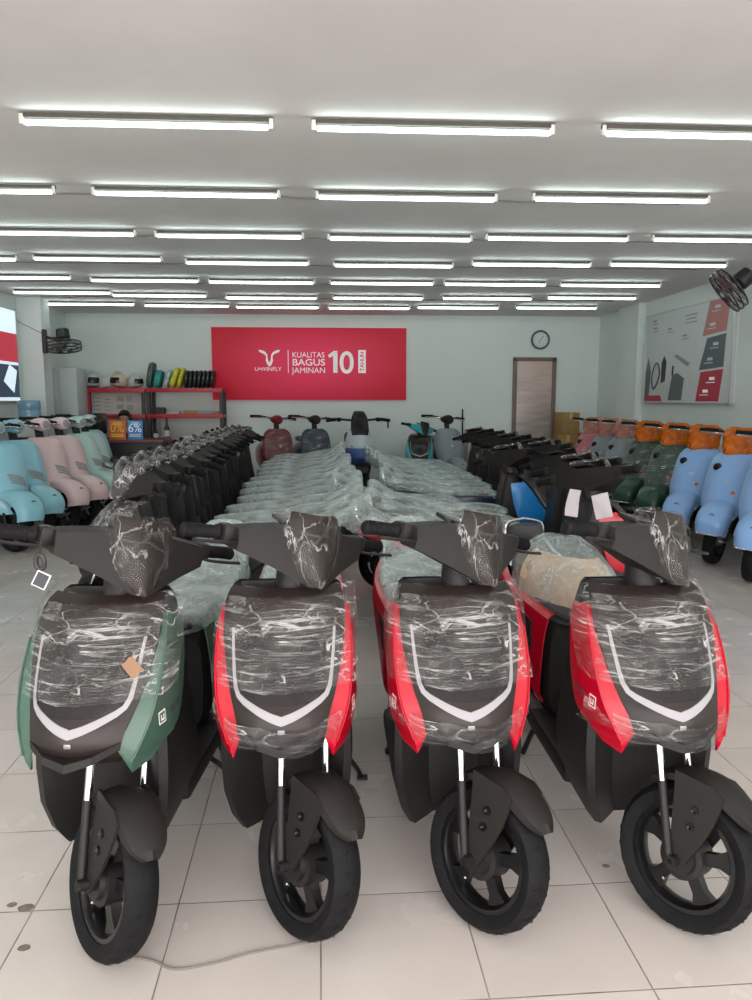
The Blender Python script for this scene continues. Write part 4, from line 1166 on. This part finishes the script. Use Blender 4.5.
SY0, SY1 = 11.75, 12.2     # shelf depth
def sx(px): return at_y(px, 420, SY0).x
zt = at_y(150, 390.5, SY0).z; zm = at_y(180, 416.5, SY0).z; zb = at_y(180, 443, SY0).z
def shelf(name, label, xa, xb, zs, solid_left):
    t = thing(name, label, 'shelf', ((xa + xb) / 2, (SY0 + SY1) / 2, 0)); w = xb - xa; dp = SY1 - SY0
    for z in zs:
        b = MB(); b.box((0, 0, z), (w, dp, .045), bev=.004); b.box((0, -dp / 2 + .006, z + .005), (w, .014, .065), bev=.003); b.build('shelf_board', 'shelf_red', t)
    for s in (-1, 1):
        for f in (-1, 1):
            b = MB(); wd = .05
            b.box((s * (w / 2 - wd / 2), f * (dp / 2 - .03), (zs[0] - .02) / 2), (wd, .05, zs[0] - .02), bev=.004)
            b.build('upright', 'shelf_post', t)
    if solid_left:
        b = MB(); b.box((-w / 2 + .09, -dp / 2 + .012, (zs[0] + zs[1]) / 2 - .01), (.15, .02, zs[0] - zs[1] - .06)); b.build('red_side_panel', 'shelf_red', t)
        b = MB(); b.box((.03, dp / 2 - .02, (zs[0] + zs[1]) / 2), (w - .12, .015, zs[0] - zs[1] - .05)); b.build('back_panel', 'paper', t)
    return t
xa, xm, xb = sx(80), sx(146), sx(223)
shelf('storage_shelf', 'red metal shelf unit with papers on its back panel behind the desk', xa, xm - .01, [zt, zm, zb], True)
shelf('storage_shelf', 'red and black shelf unit right of the desk under the banner edge', xm + .01, xb, [zt, zm, zb], False)
# sheets of paper pinned behind the desk
for i, (px, py, w, h) in enumerate(((97, 404, .17, .30), (107, 405, .12, .28), (120, 399, .16, .10), (129, 399, .13, .12), (120, 407, .15, .10), (130, 408, .14, .12))):
    p = at_y(px, py, SY1 - .06)
    b = MB(); b.box((0, 0, 0), (w, .004, h)); o = b.build('paper_sheet', 'paper', None); o.location = (p.x, SY1 - .045, p.z)
    props(o, ['tall white paper sheet pinned leftmost behind the desk', 'narrow white paper sheet beside the tall leftmost one', 'upper printed sheet pinned in the middle behind the desk', 'upper printed sheet pinned furthest right behind the desk', 'lower printed sheet just above the seated person', 'lower printed sheet pinned beside the dark shelf post'][i], 'paper', 'papers behind the desk')
    b = MB()
    for k in range(4): b.box((0, -.0035, h * (.32 - .2 * k)), (w * .7, .002, .012))
    b.build('printed_lines', 'ink_grey', o)
# helmets on the top shelf, left
def helmet(label, x, z, s, mat, rz):
    t = thing('helmet', label, 'helmet', (x, SY0 + .18, z), rz, 'helmets on the top shelf')
    b = MB(); rings = []
    for i in range(11):
        a = R(-38 + i * 12.8); rr = max(.002, math.cos(a))
        rings.append([V(s * .13 * rr * math.cos(k * PI / 12), s * (.155 * rr * math.sin(k * PI / 12)), s * (.125 + .135 * math.sin(a) - .02 * math.sin(k * PI / 12))) for k in range(24)])
    zl = min(p.z for r_ in rings for p in r_); rings = [[p - V(0, 0, zl) for p in r_] for r_ in rings]
    b.loft(rings); b.build('shell', mat, t)
    b = MB(); rows = []
    for i in range(4):
        a = R(-12 + i * 12); rr = math.cos(a)
        rows.append([V(s * .136 * rr * math.cos(PI * 1.30 + k * PI * .40 / 8), s * .162 * rr * math.sin(PI * 1.30 + k * PI * .40 / 8), s * (.125 + .138 * math.sin(a)) - zl) for k in range(9)])
    b.shell(rows, .004); b.build('visor', 'gloss_black', t)
    return t
ZS = zt + .038
for (px, s, m, rz, lb) in ((90, 1.0, 'helmet_blue', .5, 'pale blue and white helmet at the left end of the top shelf'), (104.5, .74, 'helmet_white', 1.4, 'white helmet next to the pale blue one on the top shelf'),
                           (118, 1.0, 'helmet_cream', -.3, 'cream helmet with dark visor in the middle of the left shelf top'), (134, .88, 'helmet_white', .7, 'white helmet standing beside the dark shelf post')):
    helmet(lb, sx(px), ZS, s, m, rz)
# upright padded cases and cushions
def case(label, px, h, w, tilt, mat, zoff=0.0):
    t = thing('padded_case', label, 'case', (sx(px), SY0 + .16, ZS + zoff), 0, 'padded cases standing on the top shelf')
    M = Matrix.Rotation(R(tilt), 4, 'Y')
    b = MB(); rings = []
    for (x, k) in ((-w / 2, .80), (-w / 2 + .01, .95), (0, 1.0), (w / 2 - .01, .95), (w / 2, .80)):
        rings.append([V(x, .15 * k * math.copysign(abs(math.cos(2 * PI * j / 20)) ** .6, math.cos(2 * PI * j / 20)), h / 2 + h / 2 * k * math.copysign(abs(math.sin(2 * PI * j / 20)) ** .6, math.sin(2 * PI * j / 20))) for j in range(20)])
    b.loft(rings); b.xf(M); zl = min(p.z for p in b.v); b.xf(Matrix.Translation((0, 0, -zl))); o = b.build('padding', mat, t)
    b = MB(); b.tube([V(0, -.152 * math.cos(j * PI / 6) , h / 2 + h / 2 * 1.01 * math.sin(j * PI / 6)) for j in range(7)], .006, 6); b.xf(Matrix.Translation((0, 0, -zl)) @ M); b.build('seam', 'ink_grey', t)
    return t
case('tall dark green padded case leaning at the left of the right shelf', 148.5, .40, .085, 10, 'case_green')
case('teal padded case between the dark green and pale ones', 156, .28, .10, 14, 'case_teal')
case('pale blue padded case leaning against the yellow ones', 165, .30, .06, 18, 'case_pale')
case('first yellow padded case leaning on the top shelf', 171, .33, .075, 20, 'case_yellow')
case('second yellow padded case leaning beside the black cases', 178, .32, .06, 18, 'case_yellow')
for i in range(7):
    case('thin black padded case, %s of seven counted from the yellow cases' % ordn[i], 185.5 + i * 4.3, .275, .052, 9, 'case_black')
# small goods on the middle shelf and bottles below
for i, (px, w, h, m, lb) in enumerate(((157, .07, .10, 'ink', 'small dark box at the left of the middle shelf'), (161.5, .06, .10, 'ink', 'small dark box beside the leftmost one on the middle shelf'), (172, .20, .035, 'carton_pale', 'flat pale packet on the middle shelf'),
                                   (190, .22, .05, 'carton', 'flat brown packet in the middle of the middle shelf'), (205, .25, .045, 'ink_grey', 'flat grey packet toward the right of the middle shelf'), (215, .10, .04, 'carton', 'small brown packet at the right end of the middle shelf'))):
    b = MB(); b.box((0, 0, h / 2), (w, .14, h), bev=.006); o = b.build('goods_packet', m, None); o.location = (sx(px), SY0 + .14, zm + .038)
    props(o, lb, 'packet', 'packets on the middle shelf')
for (px, h, lb) in ((165, .34, 'tall dark bottle on the lower shelf beside the blue sign'), (153.5, .24, 'short dark bottle on the lower shelf next to the post')):
    t = thing('bottle', lb, 'bottle', (sx(px), SY0 + .12, zb + .038), 0, 'bottles on the lower shelf')
    b = MB(); b.lathe([(0, 0), (0, .038), (h * .55, .04), (h * .68, .018), (h * .88, .015), (h * .88, 0)], 18, 'Z'); b.build('bottle_body', 'bottle_dark', t)
    b = MB(); b.lathe([(h * .88, 0), (h * .88, .018), (h, .017), (h, 0)], 14, 'Z'); b.build('cap', 'ink', t)
    b = MB(); b.lathe([(h * .18, .0405), (h * .45, .0408)], 18, 'Z'); b.build('paper_label', 'paper', t)
b = MB(); b.box((0, 0, .03), (.26, .16, .06), bev=.008); o = b.build('leaflet_stack', 'paper', None); o.location = (sx(186), SY0 + .12, zb + .038); props(o, 'small stack of white leaflets on the lower red shelf', 'leaflets')
# desk
DY = 10.72
a = at_y(103, 440, DY); c = at_y(156, 440, DY); dz = a.z
t = thing('reception_desk', 'dark reception desk in front of the red shelves', 'desk', ((a.x + c.x) / 2 - .15, DY + .3, 0))
dw2 = c.x - a.x + .5
b = MB(); b.box((0, 0, dz - .02), (dw2, .62, .04), bev=.006); b.build('desk_top', 'desk_top', t)
b = MB(); b.box((0, -.27, dz / 2 - .02), (dw2 - .06, .03, dz - .04), bev=.004); b.build('modesty_panel', 'desk_black', t)
for s in (-1, 1):
    b = MB(); b.box((s * (dw2 / 2 - .04), .02, dz / 2 - .02), (.035, .56, dz - .04), bev=.004); b.build('side_panel', 'desk_black', t)
def sign(label, px0, px1, py0, py1, mat, big, bigmat, par=None):
    a = at_y(px0, py0, DY + .06); c = at_y(px1, py1, DY + .06); w, h = c.x - a.x, a.z - dz
    t = thing('desk_sign', label, 'sign', ((a.x + c.x) / 2, DY + .10, dz), 0, 'offer signs on the desk')
    b = MB(); b.box((0, 0, h / 2), (w, .012, h), rot=Matrix.Rotation(R(-4), 4, 'X'), bev=.003); b.build('sign_card', mat, t)
    b = MB(); b.box((0, .05, .01), (w * .8, .11, .012), bev=.003); b.build('stand', 'plastic_black', t)
    text(big, .17, bigmat, t, (0, -.024, h * .40), (R(86), 0, 0), align='CENTER', bold=.0, sx=.95)
    b = MB()
    for k, (v, ww) in enumerate(((.88, .55), (.80, .4), (.26, .75), (.17, .75))):
        b.box((0, -.010 + (h * (v - .5)) * .07, h * v), (w * ww, .004, .018))
    b.build('printed_lines', 'paper' if mat == 'sign_blue' else 'sign_yellow', t)
sign('orange offer sign reading 0% standing on the desk', 108, 125.5, 420.5, 441, 'sign_orange', '0%', 'sign_yellow')
sign('blue offer sign reading 6% standing on the desk', 126.5, 142.5, 420.5, 441, 'sign_blue', '6%', 'white_ink_glow')
a = at_y(91, 413, DY + .2); c = at_y(106, 434, DY + .2)
t = thing('computer_monitor', 'black computer monitor turned away on the left of the desk', 'monitor', ((a.x + c.x) / 2, DY + .25, dz))
mh = a.z - dz; mw = c.x - a.x
b = MB(); b.box((0, 0, mh * .6), (mw, .04, mh * .78), bev=.008); b.build('screen_case', 'screen_black', t)
b = MB(); b.box((0, .04, mh * .15), (.05, .04, mh * .3), bev=.008); b.box((0, .03, .008), (.20, .16, .014), bev=.005); b.build('monitor_stand', 'screen_black', t)
# person seated behind the desk
def seated_person(x, y, top):
    me = bpy.data.meshes.new('person'); hz = top
    J = [(0, 0, .50), (0, 0, .62), (0, .01, .80), (0, 0, .93), (0, -.01, 1.00), (0, -.025, 1.06), (0, -.03, 1.13), (0, -.02, 1.19),
         (.16, 0, .92), (.24, -.04, .72), (.16, -.25, .70), (.12, -.33, .70), (-.16, 0, .92), (-.24, -.04, .72), (-.16, -.25, .70), (-.12, -.33, .70),
         (.10, -.02, .48), (.13, -.38, .48), (.13, -.38, .10), (.13, -.48, .04), (-.10, -.02, .48), (-.13, -.38, .48), (-.13, -.38, .10), (-.13, -.48, .04)]
    E = [(0, 1), (1, 2), (2, 3), (3, 4), (4, 5), (5, 6), (6, 7), (3, 8), (8, 9), (9, 10), (10, 11), (3, 12), (12, 13), (13, 14), (14, 15), (0, 16), (16, 17), (17, 18), (18, 19), (0, 20), (20, 21), (21, 22), (22, 23)]
    rad = [.13, .125, .14, .10, .05, .055, .085, .07, .055, .042, .032, .035, .055, .042, .032, .035, .085, .06, .04, .04, .085, .06, .04, .04]
    k = hz / 1.27
    me.from_pydata([(p[0], p[1], p[2] * k) for p in J], E, []); o = bpy.data.objects.new('person', me); COL.objects.link(o)
    md = o.modifiers.new('Skin', 'SKIN'); md.use_smooth_shade = True
    for i, r_ in enumerate(rad): me.skin_vertices[0].data[i].radius = (r_, r_ * .85)
    me.skin_vertices[0].data[0].use_root = True
    s = o.modifiers.new('Sub', 'SUBSURF'); s.levels = 2; s.render_levels = 2
    o.data.materials.append(MATS['skin']); o.location = (x, y, 0)
    props(o, 'person with dark hair sitting behind the desk signs, only the head showing', 'person')
    b = MB(); rings = []
    for i in range(9):
        a = R(-35 + i * 15.6); rr = max(.003, math.cos(a))
        rings.append([V(.094 * rr * math.cos(j * PI / 10), .018 + (.104 if math.sin(j * PI / 10) > 0 else .090 * (1 if a > .35 else .35)) * rr * math.sin(j * PI / 10), k * (1.165) + .108 * math.sin(a)) for j in range(20)])
    b.loft(rings); b.jitter(.006, 30); b.build('hair', 'hair', o)
    b = MB(); rings = []
    for (z, w, d) in ((.52, .165, .135), (.65, .155, .13), (.80, .175, .135), (.90, .185, .11), (.955, .09, .07)):
        rings.append([V(w * math.cos(j * PI / 10), d * math.sin(j * PI / 10), z * k) for j in range(20)])
    b.loft(rings); b.build('shirt', 'shirt', o)
    b = MB()
    for s in (-1, 1): b.lathe([(0, 0), (0, .009), (-.006, .006), (-.008, 0)], 10, 'Y', (s * .03, -.103, k * 1.135))
    b.build('eyes', 'ink', o)
    b = MB(); b.loft([[V(-.006, -.10, k * 1.135), V(.006, -.10, k * 1.135), V(0, -.104, k * 1.14)], [V(-.013, -.10, k * 1.10), V(.013, -.10, k * 1.10), V(0, -.126, k * 1.102)]]); b.build('nose', 'skin', o)
p = at_y(123, 410, DY + .76)
seated_person(p.x, DY + .80, p.z)
t = thing('stool', 'dark round stool under the person behind the desk', 'stool', (p.x, DY + .80, 0))
b = MB(); b.lathe([(.30, 0), (.30, .16), (.34, .17), (.35, .15), (.35, 0)], 24, 'Z'); b.build('seat', 'seat_vinyl', t)
for k in range(4):
    a = PI / 4 + k * PI / 2; b = MB(); b.tube([(.11 * math.cos(a), .11 * math.sin(a), .31), (.17 * math.cos(a), .17 * math.sin(a), .0)], .012, 8); b.build('leg', 'steel', t)
# water dispenser bottle
p = at_y(30, 419, 9.9)
t = thing('water_dispenser', 'white water stand carrying a pale blue bottle by the left pillar', 'dispenser', (p.x, 9.9, 0))
b = MB(); b.box((0, 0, p.z / 2), (.30, .32, p.z), bev=.02); b.build('dispenser_body', 'cabinet_white', t)
b = MB(); b.box((0, -.165, p.z * .72), (.22, .02, .20), bev=.01); b.build('tap_recess', 'plastic_black', t)
o = thing('water_bottle', 'large pale blue water bottle on the white stand by the left pillar', 'bottle', (p.x, 9.9, p.z))
b = MB(); b.lathe([(0, 0), (0, .125), (.015, .135), (.09, .135), (.10, .128), (.12, .128), (.13, .135), (.22, .135), (.235, .125), (.24, 0)], 28, 'Z'); b.build('bottle_body', 'water_blue', o)
# boxes and broom by the door
def carton(label, px, py, Y, w, h, d, mat, rz=0):
    p = at_y(px, py, Y)
    return p
def box_thing(label, x, y, z, w, d, h, mat, rz, group=None):
    t = thing('cardboard_box', label, 'box', (x, y, z), rz, group)
    b = MB(); b.box((0, 0, h / 2), (w, d, h), bev=.006); b.build('box_body', mat, t)
    b = MB(); b.box((0, 0, h), (.05, d + .002, .003)); b.box((0, -d / 2 - .001, h - .05), (.05, .003, .1)); b.build('packing_tape', 'carton_tape', t)
    b = MB(); b.box((0, 0, h + .0015), (w, .006, .001)); b.build('flap_line', 'ink', t); return t
for i, (px, z, w, h, d, rz) in enumerate(((568, 0, .44, .44, .4, .1), (568, .44, .42, .40, .38, -.05), (569, .84, .40, .36, .36, .08), (590, 0, .42, .45, .4, -.1), (590, .45, .40, .42, .38, .06))):
    x = at_y(px, 440, 11.9).x
    box_thing(['brown cardboard box at the bottom of the stack right of the door', 'brown cardboard box in the middle of the stack right of the door', 'brown cardboard box on top of the stack right of the door', 'lower brown cardboard box of the shorter stack by the right pillar', 'upper brown cardboard box of the shorter stack by the right pillar'][i], x, 12.05 if px < 575 else 11.9, z, w * .72, d, h, 'carton', rz, 'boxes right of the door')
for i, (px, z, w, h) in enumerate(((478, 0, .30, .5), (478, .5, .28, .42), (501, 0, .42, .45), (501, .45, .40, .40))):
    x = at_y(px, 440, 11.9).x
    box_thing(['lower pale box standing left of the door near the broom', 'upper pale box standing left of the door near the broom', 'lower pale box just left of the door frame', 'upper pale box just left of the door frame'][i], x, 12.15, z, w, .35, h, 'carton_pale', 0, 'boxes left of the door')
p = at_y(463.5, 409, 12.35)
t = thing('broom', 'long broom leaning upright against the back wall', 'broom', (p.x, 12.40, 0))
b = MB(); b.tube([(0, -.03, .1), (0, .04, p.z)], .012, 8); b.build('handle', 'plastic_black', t)
b = MB(); b.loft([[V(-.02, -.06, .16), V(.02, -.06, .16), V(.02, -.02, .16), V(-.02, -.02, .16)], [V(-.14, -.08, .005), V(.14, -.08, .005), V(.14, 0, .005), V(-.14, 0, .005)]]); b.build('bristles', 'carton', t)

# ------------------------------------------------------------------ FRONT ROW
FR = [(97, 950, 'paint_green', 0), (294, 929, 'paint_red', 0), (473, 922, 'paint_red', 0), (672, 922, 'paint_red', 0)]
lab = ['green sport scooter wrapped in clear film, leftmost of the front row', 'red sport scooter beside the green one in the front row', 'red sport scooter in the front row, third from the left', 'red sport scooter at the right end of the front row with carton on its seat']
SP = make_sport(lab[1], 'front row of wrapped scooters')
GREEN = make_sport(lab[0], 'front row of wrapped scooters', R(45))
ct0 = Vector(GREEN['steer_contact']); del GREEN['steer_contact']
index_kids(SP)
ct = Vector(SP['steer_contact'])
del SP['steer_contact']
FRO = []
def put_front(o, px, py, rz, ct):
    g = at_z(px, py, 0); off = Matrix.Rotation(rz, 3, 'Z') @ V(ct.x, ct.y, 0)
    o.location = (g.x - off.x, g.y - off.y, 0); o.rotation_euler.z = rz
YAWS = [R(-6), R(0), R(0), R(0)]
for i, (px, py, m, rz) in enumerate(FR):
    o = GREEN if i == 0 else (SP if i == 1 else dup(SP))
    put_front(o, px, py, YAWS[i], ct0 if i == 0 else ct); o['label'] = lab[i]; o['group'] = 'front row of wrapped scooters'
    FRO.append(o)
index_kids(SP)
recolor(FRO[0], {'paint_red': 'paint_green'})
for ch in list(kids(FRO[0])):
    if ch.name.split('.')[0] == 'lower_film': bpy.data.objects.remove(ch)
index_kids(SP)
b = MB(); rows = [[panel_pt(.125 + .008 * j - .010 * i, .705 + .006 * j + .012 * i - .005 * (j % 2), .028) for j in range(4)] for i in range(4)]
b.sheet(rows); o = b.build('tape_patch', 'card_beige', FRO[0], recalc=False); o['label'] = 'torn brown tape patch'

# ------------------------------------------------------------------ rows behind, parked sideways
SKIP = ('valve_stem', 'bolt', 'emblem', 'emblem_face', 'emblem_letter', 'side_lettering', 'tread', 'lower_film', 'edge_strip', 'badge', 'side_stand', 'shock_absorber')
REDS = FRO[1]
lc = ['paint_dark', 'paint_green', 'paint_dark', 'paint_dark', 'paint_green', 'paint_dark', 'paint_green', 'paint_dark', 'paint_dark', 'paint_green', 'paint_dark', 'paint_dark', 'paint_dark']
cn = {'paint_dark': 'black', 'paint_green': 'dark green', 'paint_red': 'red', 'paint_blue': 'blue', 'paint_white': 'white', 'paint_navy': 'navy'}
for i in range(13):
    o = dup(REDS, None, SKIP, {'paint_red': lc[i], 'film_head': 'film_row'})
    Y = 4.10 + .465 * i
    o.location = (-1.37 + random.uniform(-.03, .03) - (.05 if i > 4 else 0), Y, 0); o.rotation_euler.z = R(-84 + random.uniform(-2, 2))
    props(o, '%s film-wrapped scooter facing left, %s from the front in the left middle row' % (cn[lc[i]], ordn[i]), 'scooter', 'left middle row of sideways scooters')
rr = [('paint_red', 1.70, 3.86), ('paint_dark', 1.80, 4.34), ('paint_dark', 1.84, 4.82), ('paint_blue', 1.60, 5.30), ('paint_navy', 1.98, 5.78), ('paint_dark', 2.04, 6.26), ('paint_dark', 2.06, 6.74), ('paint_navy', 2.06, 7.22), ('paint_dark', 2.04, 7.70), ('paint_dark', 2.03, 8.18), ('paint_dark', 2.0, 8.66)]
for i, (m, X, Y) in enumerate(rr):
    sk = SKIP + (('head_film',) if i in (2, 5, 6, 8, 9) else ()) + (('front_film',) if i in (0, 3) else ())
    o = dup(REDS, None, sk, {'paint_red': m, 'film_head': 'film_row'})
    o.location = (X, Y, 0); o.rotation_euler.z = R(82 + random.uniform(-2, 2))
    props(o, '%s film-wrapped scooter facing right, %s from the front in the right middle row' % (cn[m], ordn[i]), 'scooter', 'right middle row of sideways scooters')

# ------------------------------------------------------------------ retro scooters along the walls
RT = make_retro('x')
index_kids(RT)
first = True
lft = [((12, 552), 'retro_aqua', 'aqua retro scooter cut by the left picture edge, nearest in the left wall row'), ((33, 543), 'retro_aqua', 'aqua blue retro scooter next to the near pink one in the left wall row'), ((60, 533), 'retro_pink', 'nearer pink retro scooter in the left wall row'),
       ((80, 526), 'retro_pink', 'farther pink retro scooter, behind the nearer pink one'), ((97, 519), 'retro_mint', 'nearer mint green retro scooter in the left wall row'), ((105, 513), 'retro_mint', 'farther mint green retro scooter in the left wall row'), ((107, 506), 'retro_aqua', 'aqua retro scooter at the far end of the left wall row by the desk')]
for i, ((px, py), m, lb) in enumerate(lft):
    g = at_z(px, py, 0)
    o = dup(RT, None, ('head_film', 'apron_film', 'fender_trim', 'turn_lamp', 'apron_lettering', 'reflector', 'side_vent'), {'retro_blue': m})
    o.location = (g.x + .03, g.y, 0); o.rotation_euler.z = R([43, 45, 48, 50, 52, 52, 52][i]); o.scale = (1.15, 1.12, 1.08)
    props(o, lb, 'scooter', 'retro scooters along the left wall')
rgt = [(5.52, 'retro_blue', 'film_orange', 'light blue retro scooter nearest the right picture edge'), (6.17, 'retro_blue', 'film_orange', 'light blue retro scooter, second from the front by the right wall'), (6.85, 'retro_blue', 'film_orange', 'light blue retro scooter beside the dark green ones by the right wall'),
       (7.5, 'retro_green', 'film_orange', 'dark green retro scooter with orange wrapped head next to the blue ones'), (8.2, 'retro_green', 'film_orange', 'farther dark green retro scooter with orange wrapped head'), (8.9, 'retro_grey', 'film_pink', 'grey blue retro scooter with pink wrapped head by the right wall'),
       (9.55, 'retro_grey', 'film_pink', 'second grey retro scooter with pink wrapped head by the right wall'), (10.2, 'retro_rose', 'film_pink', 'rose red wrapped retro scooter at the far end by the cardboard boxes')]
for i, (Y, m, f, lb) in enumerate(rgt):
    sw = {'retro_blue': m, 'film_orange': f}
    o = RT if i == 0 else dup(RT, None, ('stripe_decor',) + (('apron_film',) if i in (1, 2) else ()), sw)
    o.scale = (1.1, 1.1, 1.02); o.location = (3.27 + .02 * i, Y, 0); o.rotation_euler.z = R(-55)
    props(o, lb, 'scooter', 'retro scooters along the right wall')
for ch in list(kids(RT)):
    nm = ch.name.split('.')[0]
    if nm == 'apron_film': bpy.data.objects.remove(ch)
    elif nm == 'front_apron':
        for g in list(kids(ch)):
            if g.name.split('.')[0] == 'stripe_decor': bpy.data.objects.remove(g)
index_kids(RT)
# back wall display
src = [o for o in COL.objects if o.get('label') == rgt[3][3]][0]
for (px, m, lb, film, rz) in ((281, 'maroon', 'maroon wrapped scooter at the left of the row against the back wall', True, 14), (319, 'paint_navy', 'navy blue scooter between the maroon one and the large touring scooter', True, 12), (453, 'retro_grey', 'dark grey scooter at the right end of the row against the back wall', True, 8)):
    o = dup(src, None, ('head_film', 'fender_trim', 'headlamp', 'turn_lamp', 'side_vent', 'reflector') + (() if film else ('apron_film',)), None)
    index_kids(o)
    recolor(o, {'retro_green': m})
    for ch in kids(o):
        if ch.name.split('.')[0] == 'headlamp_nacelle' and m != 'maroon': recolor(ch, {m: 'plastic_black'})
    x = at_y(px, 460, 10.95).x
    o.location = (x, 10.95, 0); o.rotation_euler.z = R(rz); o.scale = (1.05, 1, 1.05)
    props(o, lb, 'scooter', 'display scooters against the back wall')
index_kids(None)
x = at_y(420, 460, 10.75).x
o = dup(REDS, None, SKIP + ('head_film', 'seat_film', 'front_film'), {'paint_red': 'paint_teal', 'plastic_grey': 'paint_teal'})
o.location = (x, 10.75, 0); o.rotation_euler.z = R(-4)
props(o, 'bright teal scooter between the touring scooter and the dark grey one', 'scooter', 'display scooters against the back wall')
MX = make_maxi('large blue and silver touring scooter in the middle of the back wall row', 'display scooters against the back wall')
x = at_y(361, 460, 10.7).x; MX.location = (x, 10.72, 0); MX.rotation_euler.z = R(3)

# ------------------------------------------------------------------ small things around the front row
g = at_y(40, 562, 1.80)
t = thing('key_tag', 'key and small framed tag hanging from the green scooter handlebar', 'tag', (g.x, g.y, g.z))
b = MB(); b.tube([V(.010 * math.cos(k * PI / 8), 0, .0 + .018 * math.sin(k * PI / 8)) for k in range(17)], .006, 8); b.build('key_ring', 'key_black', t)
b = MB(); b.box((.002, -.004, -.043), (.034, .003, .040), rot=Matrix.Rotation(R(28), 4, 'Y'), bev=.001); tg = b.build('tag_card', 'badge_white', t)
b = MB(); b.box((.002, -.0062, -.043), (.028, .002, .034), rot=Matrix.Rotation(R(28), 4, 'Y')); b.build('tag_print', 'ink', tg)
b = MB(); b.tube([(0, 0, .02), (-.002, .02, .045)], .002, 6); b.build('tag_string', 'key_black', t)
pts = [(104, 958), (130, 957), (154, 961), (175, 969), (213, 963), (250, 953), (298, 944), (330, 938)]
b = MB(); b.tube(spline([at_z(x, y, .004) for x, y in pts], 6), .0032, 6)
o = b.build('floor_cable', 'wire_grey', None); props(o, 'thin brown cable lying across the floor tiles by the green scooter', 'cable')
# white papers hung on the right middle row
for i, (px, py, Y, w, h, rz, rt) in enumerate(((573, 503, 3.50, .07, .13, .3, 10), (602, 506, 3.52, .08, .12, -.2, -14))):
    p = at_y(px, py, Y); b = MB(); rows = [[V(w * (u / 4 - .5), .006 * math.sin(u * 1.2 + v), h * (v / 4 - .5)) for u in range(5)] for v in range(5)]
    b.shell(rows, .001); b.xf(Matrix.Rotation(R(rt), 4, 'Y')); o = b.build('paper_tag', 'tag_paper', None); o.location = p; o.rotation_euler.z = rz
    props(o, ['narrow white paper hung on a handlebar behind the right front scooter', 'wide white paper hung nearest the red handlebar in the right middle row'][i], 'paper')
# carton on the last front scooter's seat
L4 = FRO[3].matrix_world if False else Matrix.Translation(FRO[3].location) @ Matrix.Rotation(YAWS[3], 4, 'Z')
for ch in list(kids(FRO[3])):
    if ch.name.split('.')[0] == 'seat_film': bpy.data.objects.remove(ch)
def dome(u, v, k):
    th = u * 2 * PI; rr_ = math.sin(v * PI / 2)
    return V(.025 + .185 * k * rr_ * math.cos(th), 1.05 + .40 * k * rr_ * math.sin(th), .62 + .255 * k * math.cos(v * PI / 2) ** .8)
b = MB(); b.sheet([[dome(u / 28, .02 + .98 * v / 12, 1) for u in range(29)] for v in range(13)]); b.jitter(.012, 8, 4); b.jitter(.005, 26, 6)
b.build('seat_film', 'film_bag', FRO[3], 60, recalc=False)
b = MB(); rows = [[dome(.50 + .36 * u / 8, .42 + .52 * v / 6, .975) for u in range(9)] for v in range(7)]
b.shell(rows, .003); b.jitter(.008, 9, 4); b.xf(L4); o = b.build('carton_sheet', 'carton_inner', None); props(o, 'bent beige carton sheet under the film on the rightmost front scooter seat', 'carton')

# ------------------------------------------------------------------ light, camera
w = bpy.data.worlds.new('World'); scene.world = w; w.use_nodes = True
nt = w.node_tree; bg = nt.nodes['Background']
sky = nt.nodes.new('ShaderNodeTexSky'); sky.sky_type = 'HOSEK_WILKIE'; sky.turbidity = 6; sky.sun_direction = (.3, -.3, .9)
mixn = nt.nodes.new('ShaderNodeMix'); mixn.data_type = 'RGBA'; mixn.inputs[0].default_value = .75
mixn.inputs[7].default_value = (.92, .95, 1.0, 1)
nt.links.new(sky.outputs[0], mixn.inputs[6]); nt.links.new(mixn.outputs[2], bg.inputs['Color'])
bg.inputs['Strength'].default_value = 1.6
sd = bpy.data.lights.new('sun', 'SUN'); sd.energy = 6; sd.angle = R(2); so = bpy.data.objects.new('sun', sd); COL.objects.link(so); so.rotation_euler = (R(-22), R(8), 0); so.location = (0, -6, 8)
ld = bpy.data.lights.new('shopfront_fill', 'AREA'); ld.shape = 'RECTANGLE'; ld.size = 8.2; ld.size_y = 2.6; ld.energy = 260; ld.color = (1, .945, .90)  # unseen area lamp added behind the camera to boost light from the open front
lo = bpy.data.objects.new('shopfront_fill', ld); COL.objects.link(lo); lo.location = (0, -1.5, 1.5); lo.rotation_euler = (R(90), 0, 0)
cam = bpy.data.cameras.new('camera'); cam.sensor_fit = 'VERTICAL'; cam.sensor_height = 36; cam.sensor_width = 36; cam.lens = 27.0
co = bpy.data.objects.new('camera', cam); COL.objects.link(co)
co.location = (0, 0, HC); co.rotation_euler = (PI / 2 - PITCH, 0, -YAW)
cam.clip_end = 100
scene.camera = co
scene.view_settings.view_transform = 'Standard'
scene.view_settings.look = 'None'
scene.view_settings.exposure = 0.0
scene.cycles.max_bounces = 8; scene.cycles.transparent_max_bounces = 16
scene.cycles.use_denoising = True
scene.cycles.sample_clamp_indirect = 6
